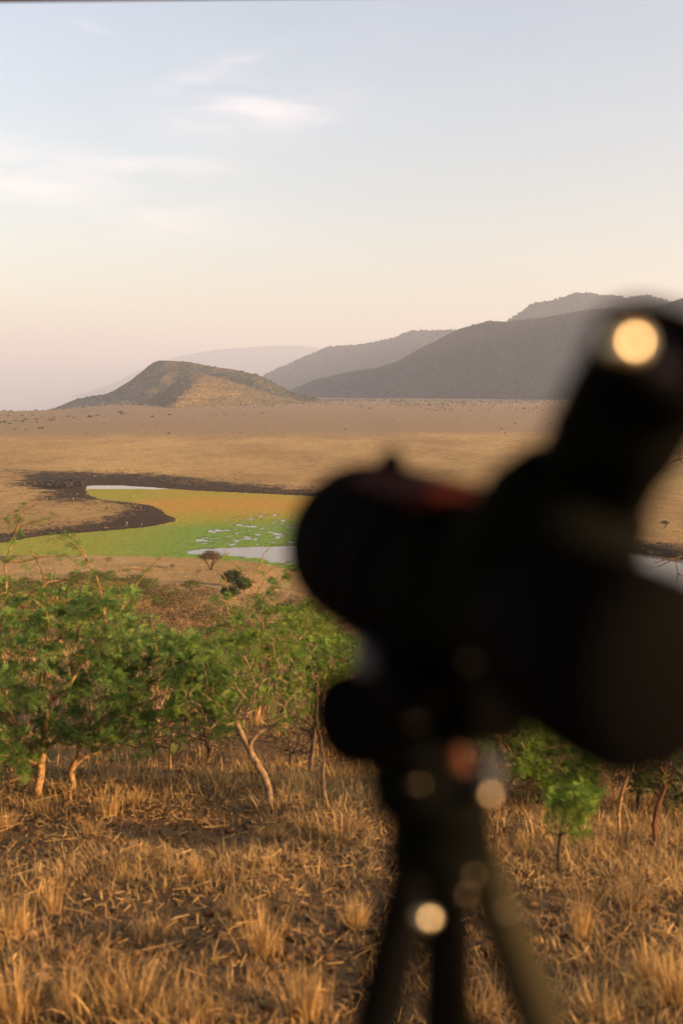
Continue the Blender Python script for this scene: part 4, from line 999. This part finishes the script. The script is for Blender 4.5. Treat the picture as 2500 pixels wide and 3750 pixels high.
for i, (x, y, k, hp, lab) in enumerate(tuft_list):
    p = G(x, min(y, 3735)); s = hp * p[1] / FPX / (.34, .26, .30, .42)[k] * 0.70
    o = link('grass_tuft', TUFTS[k], None, p); o.scale = (s, s, s); o.rotation_euler = (0, 0, i * 2.1); tag(o, lab, 'grass tuft', 'single grass tufts in the foreground')
def stone_mesh(seed):
    r = np.random.default_rng(seed); mbv, f = ICO_V.copy(), ICO_F
    e = {}; V = list(mbv); F = []
    def mid(a, b):
        k = (min(a, b), max(a, b))
        if k not in e: q = (V[a] + V[b]) / 2; V.append(q / np.linalg.norm(q)); e[k] = len(V) - 1
        return e[k]
    for a, b, c in f: x, y, z = mid(a, b), mid(b, c), mid(c, a); F += [(a, x, z), (b, y, x), (c, z, y), (x, y, z)]
    V = np.array(V) * (1 + r.uniform(-.16, .16, (len(V), 1))) * np.array([1, .8, .62]); return mesh_data('stone', V, np.array(F), M_STONE)
STONES = [stone_mesh(k) for k in (1, 2, 3)]
for i, (x, y, w, lab) in enumerate([(1790, 3630, 46, 'pale rounded stone between the tripod legs'), (435, 3425, 30, 'small pale stone in the left foreground soil'), (115, 3430, 60, 'flat clod-like stone near the left edge'), (150, 3590, 70, 'broad stone half hidden in grass, lower left'),
        (160, 3550, 40, 'stone just above the broad stone, lower left'), (570, 3530, 36, 'brown stone lower left of centre'), (820, 3370, 26, 'small stone right of the loose grass tuft'), (1000, 3260, 28, 'small stone on bare soil right of the bright tuft'), (60, 3160, 34, 'stone at the left edge in the middle ground grass'), (370, 3130, 34, 'stone in the grass left of the bare soil')]):
    p = G(x, y); s = w * p[1] / FPX / 2; o = link('stone', STONES[i % 3], None, (p[0], p[1], p[2] + s * .25)); o.scale = (s, s, s); o.rotation_euler = (0, 0, i * 1.1); tag(o, lab, 'stone', 'stones in the foreground soil')

# ------------------------------------------------------------------ spotting scope on its tripod
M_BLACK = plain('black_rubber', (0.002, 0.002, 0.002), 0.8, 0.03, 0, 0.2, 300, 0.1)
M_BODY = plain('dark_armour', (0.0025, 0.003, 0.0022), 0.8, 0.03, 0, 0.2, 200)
M_LEG = plain('leg_tube', (0.003, 0.003, 0.0025), 0.75, 0.04, 0, 0.2, 200)
M_RED = plain('red_sunlit_top', (0.06, 0.015, 0.012), 0.85, 0.03, 0, 0.2, 200)
M_STRAP = plain('brown_strap', (0.11, 0.042, 0.022), 0.7, 0.2, 0, 0.2, 200)
M_STEEL = plain('steel', (0.98, 0.86, 0.60), 0.31, 0.5, 1.0, 0.05, 300)
M_STEEL_DULL = plain('dull_steel', (0.55, 0.45, 0.30), 0.45, 0.5, 1.0, 0.1, 300)
m_, nt_, b_, _o = new_mat('coated_lens'); b_.inputs['Base Color'].default_value = (0.01, 0.012, 0.02, 1); b_.inputs['Roughness'].default_value = 0.05; M_LENS = m_

def screw(parent, origin, px, py, Y, rad, mat, name='screw_head', depth=0.010):
    """small bright-faced fitting whose face looks toward sun and viewer side"""
    c = P(px, py, Y); view = np.array([0, 0, CAM_Z]) - c; view /= np.linalg.norm(view); h = view + np.array(sun_dir); h /= np.linalg.norm(h)
    mb = MB(); mb.lathe(c - h * depth, c, [(0, rad * .8), (.55, rad), (.9, rad), (1, rad * .93)], 24)
    return link(name, mb.data(name, mat, origin), parent)

def build_scope():
    O = P(1335, 1992, .577); R = P(2350, 2475, .320); ax = R - O; L = np.linalg.norm(ax); a = ax / L
    at = lambda s: O + ax * s
    side = np.cross(a, [0, 0, 1]); side /= np.linalg.norm(side); up = np.cross(side, a)
    org = at(.4) - up * .06
    root = thing('spotting_scope', 'large black spotting scope with angled eyepiece, out of focus on the tripod', 'scope', org)
    def part(name, mb, mat, sm=True, par=None): return link(name, mb.data(name, mat, org, sm), par or root)
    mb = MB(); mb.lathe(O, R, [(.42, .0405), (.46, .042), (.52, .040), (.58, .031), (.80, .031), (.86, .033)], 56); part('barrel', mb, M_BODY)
    mb = MB(); prof = [(.03, .0445), (0, .0445), (0, .0475), (.015, .048)]
    for k in range(6): prof += [(.05 + k * .03, .048), (.06 + k * .03, .0468), (.07 + k * .03, .048)]
    prof += [(.245, .047), (.25, .043)]
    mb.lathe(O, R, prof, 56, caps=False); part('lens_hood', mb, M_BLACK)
    mb = MB(); mb.lathe(O, R, [(.03, .001), (.035, .0443), (.05, .0443)], 48); part('objective_lens', mb, M_LENS)
    mb = MB(); prof = [(.25, .043)]
    for k in range(8): prof += [(.255 + k * .021, .046), (.266 + k * .021, .046), (.268 + k * .021, .0448), (.274 + k * .021, .0448)]
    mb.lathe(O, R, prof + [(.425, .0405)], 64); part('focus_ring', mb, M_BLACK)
    # red put only over the top of the focusing ring, standing in for sunlight there
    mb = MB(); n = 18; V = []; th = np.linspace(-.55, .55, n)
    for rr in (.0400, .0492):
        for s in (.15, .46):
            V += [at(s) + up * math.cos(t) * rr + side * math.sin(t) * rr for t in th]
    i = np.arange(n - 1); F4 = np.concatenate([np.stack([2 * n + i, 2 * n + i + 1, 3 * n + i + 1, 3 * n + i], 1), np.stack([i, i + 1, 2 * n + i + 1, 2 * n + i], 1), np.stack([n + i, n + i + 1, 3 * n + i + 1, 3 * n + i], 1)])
    mb.add(np.array(V), None, F4); part('red_sunlit_top', mb, M_RED)
    mb = MB(); c = P(1432, 1690, at(.16)[1]); mb.lathe(c - up * .012, c + up * .006, [(0, .0075), (.7, .0075), (.85, .0062), (1, .004)], 24); part('sight_post', mb, M_BLACK)
    # prism housing under the eyepiece
    mb = MB(); e0 = P(2085, 1905, .415); e1 = P(2450, 1255, .352); ed = e1 - e0; ed /= np.linalg.norm(ed)
    mb.lathe(at(.62) - ed * .005, e0 + ed * .022, [(0, .030), (.3, .036), (.75, .036), (1, .030)], 40); part('prism_housing', mb, M_BODY)
    mb = MB(); el = np.linalg.norm(e1 - e0)
    mb.lathe(e0, e1, [(0, .0275), (.12, .0275), (.2, .0255), (.45, .0248), (.47, .0262), (.72, .0262), (.74, .0245), (.8, .0245)], 48); part('eyepiece', mb, M_BODY)
    mb = MB(); mb.lathe(e0, e1, [(.78, .0245), (.80, .0262), (.97, .0262), (1.0, .0245), (1.0, .019), (.93, .018)], 48, caps=False); part('eyecup', mb, M_BLACK)
    mb = MB(); mb.lathe(e0, e1, [(.90, .0205), (.92, .0205)], 32); part('eyepiece_lens', mb, M_LENS)
    # rear drum with a domed cap, nearest the viewer
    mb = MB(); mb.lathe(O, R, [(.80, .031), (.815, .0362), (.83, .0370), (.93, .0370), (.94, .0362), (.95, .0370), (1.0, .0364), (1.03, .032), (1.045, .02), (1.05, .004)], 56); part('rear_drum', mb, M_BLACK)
    # mounting foot
    axs = np.stack([a, side, up]); mb = MB(); mb.box(at(.42) - up * .0475, (.060, .016, .009), axs, .003); part('mounting_foot', mb, M_BLACK, False)
    mb = MB(); mb.lathe(at(.58) - up * .036 + side * .02, at(.58) - up * .036 + side * .048, [(0, .008), (.35, .008), (.4, .014), (.95, .014), (1, .012)], 28); part('collar_knob', mb, M_BLACK)
    screw(root, org, 2325, 1250, .318, .0050, M_STEEL)
    screw(root, org, 1780, 2415, .372, .0026, M_STEEL_DULL)
    screw(root, org, 1470, 2190, .475, .0009, M_STEEL_DULL)
    return at, a, side, up
AT, AX, SIDE, UPV = build_scope()

def build_tripod():
    Yh = .485; top = P(1600, 2470, Yh); apex = P(1612, 3020, Yh)
    foot_c = np.array([apex[0], apex[1], gz(apex[0], apex[1])]); org = foot_c
    root = thing('tripod', 'black tripod with pan head and lit right leg, blurred in the foreground', 'tripod', org)
    def part(name, mb, mat, sm=True, par=None): return link(name, mb.data(name, mat, org, sm), par or root)
    axs = np.stack([AX, SIDE, UPV])
    plate = AT(.42) - UPV * .062
    mb = MB(); mb.box(plate, (.042, .022, .0055), axs, .002); part('quick_release_plate', mb, M_BLACK, False)
    neck = np.array([apex[0], apex[1], plate[2]])
    mb = MB(); mb.lathe(np.array([neck[0], neck[1], plate[2] - .004]), apex, [(0, .017), (.12, .017), (.16, .014), (.42, .0155), (.46, .0195), (.66, .0200), (.70, .0245), (.90, .0260), (.97, .0235), (1, .0215)], 40); part('pan_head', mb, M_BODY)
    mb = MB(); mb.lathe(P(1500, 2600, .486), P(1545, 2975, .486), [(0, .017), (.2, .022), (.45, .0225), (.5, .0205), (.56, .0245), (.85, .0245), (1, .019)], 36); part('head_body', mb, M_BODY)
    # tilt drum facing left and toward the viewer
    c = P(1345, 2615, .470); d = np.array([-.55, -.82, .05]); d /= np.linalg.norm(d)
    mb = MB(); mb.lathe(c - d * .032, c + d * .016, [(0, .016), (.3, .018), (.36, .0235), (.94, .0245), (1, .021)], 44); part('tilt_drum', mb, M_BLACK)
    mb = MB(); mb.lathe(P(1480, 2560, .48), c, [(0, .014), (1, .016)], 28); part('tilt_axle', mb, M_BODY)
    # clamp plate above the drum, its grey colour standing in for a reflection
    mb = MB(); q = P(1345, 2480, .468); mb.box(q, (.006, .012, .020), None, .002); part('clamp_plate', mb, plain('reflection_grey', (0.05, 0.055, 0.065), 0.4, 0.5, 0, .1, 200), False)
    # pan lock on the right
    c = P(1748, 2835, .478); mb = MB(); mb.lathe(P(1640, 2850, .485), c + np.array([.010, -.004, 0]), [(0, .008), (.4, .008), (.45, .0125), (.95, .0125), (1, .010)], 30); part('pan_lock', mb, plain('lock_blue', (0.010, 0.014, 0.018), 0.4, 0.4, 0, .1, 200))
    # brown safety strap hanging down the head
    mb = MB(); pts = [P(1535, 2400, .462), P(1560, 2470, .458), P(1590, 2540, .456), P(1625, 2620, .456), P(1655, 2710, .457), P(1685, 2800, .459), P(1672, 2860, .460)]; V = []; F4 = []
    for k, q in enumerate(pts):
        q = q + (q - np.array([0, 0, CAM_Z])) * 0.02; w = .0052; V += [q + np.array([-w, 0, .002]), q + np.array([w, .001, -.002]), q + np.array([w, .003, -.002]), q + np.array([-w, .002, .002])]
        if k: b = 4 * k; F4 += [(b - 4 + i, b - 4 + (i + 1) % 4, b + (i + 1) % 4, b + i) for i in range(4)]
    mb.add(V, None, F4); part('safety_strap', mb, M_STRAP)
    mb = MB(); mb.lathe(apex + np.array([0, 0, .004]), apex - np.array([0, 0, .032]), [(0, .020), (.2, .027), (.8, .027), (1, .020)], 36); part('leg_crown', mb, M_BODY)
    mb = MB(); mb.lathe(apex - np.array([0, 0, .03]), apex - np.array([0, 0, .22]), [(0, .0085), (1, .0085)], 28); part('centre_column', mb, M_LEG)
    for phi, r0, mat in ((RAD(-136), .0105, M_LEG), (RAD(16), .0085, M_LEG), (RAD(106), .0105, plain('leg_lit_tube', (0.028, 0.025, 0.013), .75, .06, 0, .15, 200))):  # right leg gets a lighter olive copy of the tube colour, imitating sunlight
        d = np.array([math.sin(phi), math.cos(phi), 0]); a0 = apex - np.array([0, 0, .014]) + d * .020
        # run down to the ground at about 21 degrees of splay
        k = 1.0
        for _ in range(30):
            f = a0 + d * .385 * k - np.array([0, 0, k]); dz = f[2] - gz(f[0], f[1]); k += dz * .9
        f = a0 + d * .385 * k - np.array([0, 0, k])
        mb = MB(); mb.lathe(a0, f, [(0, r0 * .9), (.01, r0 * 1.15), (.05, r0 * 1.2), (.055, r0), (.38, r0), (.385, r0 * 1.25), (.42, r0 * 1.25), (.425, r0 * .82), (.72, r0 * .82), (.725, r0 * 1.05), (.755, r0 * 1.05), (.76, r0 * .66), (.97, r0 * .66)], 28)
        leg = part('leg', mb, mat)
        mb = MB(); mb.lathe(f + (a0 - f) * .035, f, [(0, r0 * .7), (.4, r0 * 1.1), (1, r0 * 1.0)], 20); part('rubber_foot', mb, M_BLACK, True, leg)
    for px, py, Y, r, m in ((1575, 3363, .44, .0036, M_STEEL), (1545, 2630, .438, .0034, M_STEEL_DULL), (1795, 2908, .460, .0032, M_STEEL_DULL), (1540, 2872, .455, .0009, M_STEEL_DULL), (1735, 3205, .448, .0011, M_STEEL_DULL), (1712, 3275, .448, .0011, M_STEEL_DULL), (1860, 3338, .43, .0011, M_STEEL_DULL)):
        screw(root, org, px, py, Y, r, m)
build_tripod()

# ------------------------------------------------------------------ shelter roof over the viewpoint (its brown eave shows at the top edge)
def build_shelter():
    M_WOOD = plain('brown_timber', (0.34, 0.15, 0.055), 0.8, 0.2, 0, .3, 12, .2)
    e0 = P(0, 9, 2.6); e1 = P(1000, -2.0, 2.6); sl = (e1[2] - e0[2]) / (e1[0] - e0[0])
    x0, x1 = -3.0, 2.6; z = lambda x: e0[2] + sl * (x - e0[0])
    org = np.array([0, -1.0, gz(0, -1.0)])
    root = thing('shelter', 'brown timber shelter roof whose eave just shows at the top left edge', 'shelter', org)
    mb = MB(); V = []
    for x in (x0, x1):
        for y, dz in ((2.6, .0), (2.6, .05), (-2.6, .65), (-2.6, .60)): V.append((x, y, z(x) + dz))
    mb.add(V, None, [(0, 1, 5, 4), (1, 2, 6, 5), (2, 3, 7, 6), (3, 0, 4, 7), (0, 3, 2, 1), (4, 5, 6, 7)]); link('roof', mb.data('roof', M_WOOD, org), root)
    for x in (x0 + .15, x1 - .15):
        for y in (-2.3, -.7):
            b = np.array([x, y, gz(x, y) - .05]); t = np.array([x, y, z(x) + .65 * (2.6 - y) / 5.2 - .01])
            mb = MB(); mb.lathe(b, t, [(0, .055), (.5, .052), (1, .05)], 16); link('post', mb.data('post', M_WOOD, org, True), root)
build_shelter()

# ------------------------------------------------------------------ the hazy air
def build_haze():
    m = bpy.data.materials.new('haze'); m.use_nodes = True; nt = m.node_tree; nt.nodes.clear()
    out = nt.nodes.new('ShaderNodeOutputMaterial'); v = nt.nodes.new('ShaderNodeVolumePrincipled')
    v.inputs['Color'].default_value = (0.71, 0.79, 0.95, 1); v.inputs['Density'].default_value = 1.15e-4; v.inputs['Anisotropy'].default_value = 0.2
    nt.links.new(v.outputs[0], out.inputs['Volume'])
    x0, x1, y0, y1, z0, z1 = -26000, 26000, -3000, 21000, -520, 880
    V = np.array([(x, y, z) for z in (z0, z1) for x, y in ((x0, y0), (x1, y0), (x1, y1), (x0, y1))], float)
    F = np.array([(3, 2, 1, 0), (4, 5, 6, 7), (0, 1, 5, 4), (1, 2, 6, 5), (2, 3, 7, 6), (3, 0, 4, 7)])
    tag(link('haze', mesh_data('haze', V, F, m)), 'thin morning haze filling the valley', 'haze', kind='stuff')
build_haze()
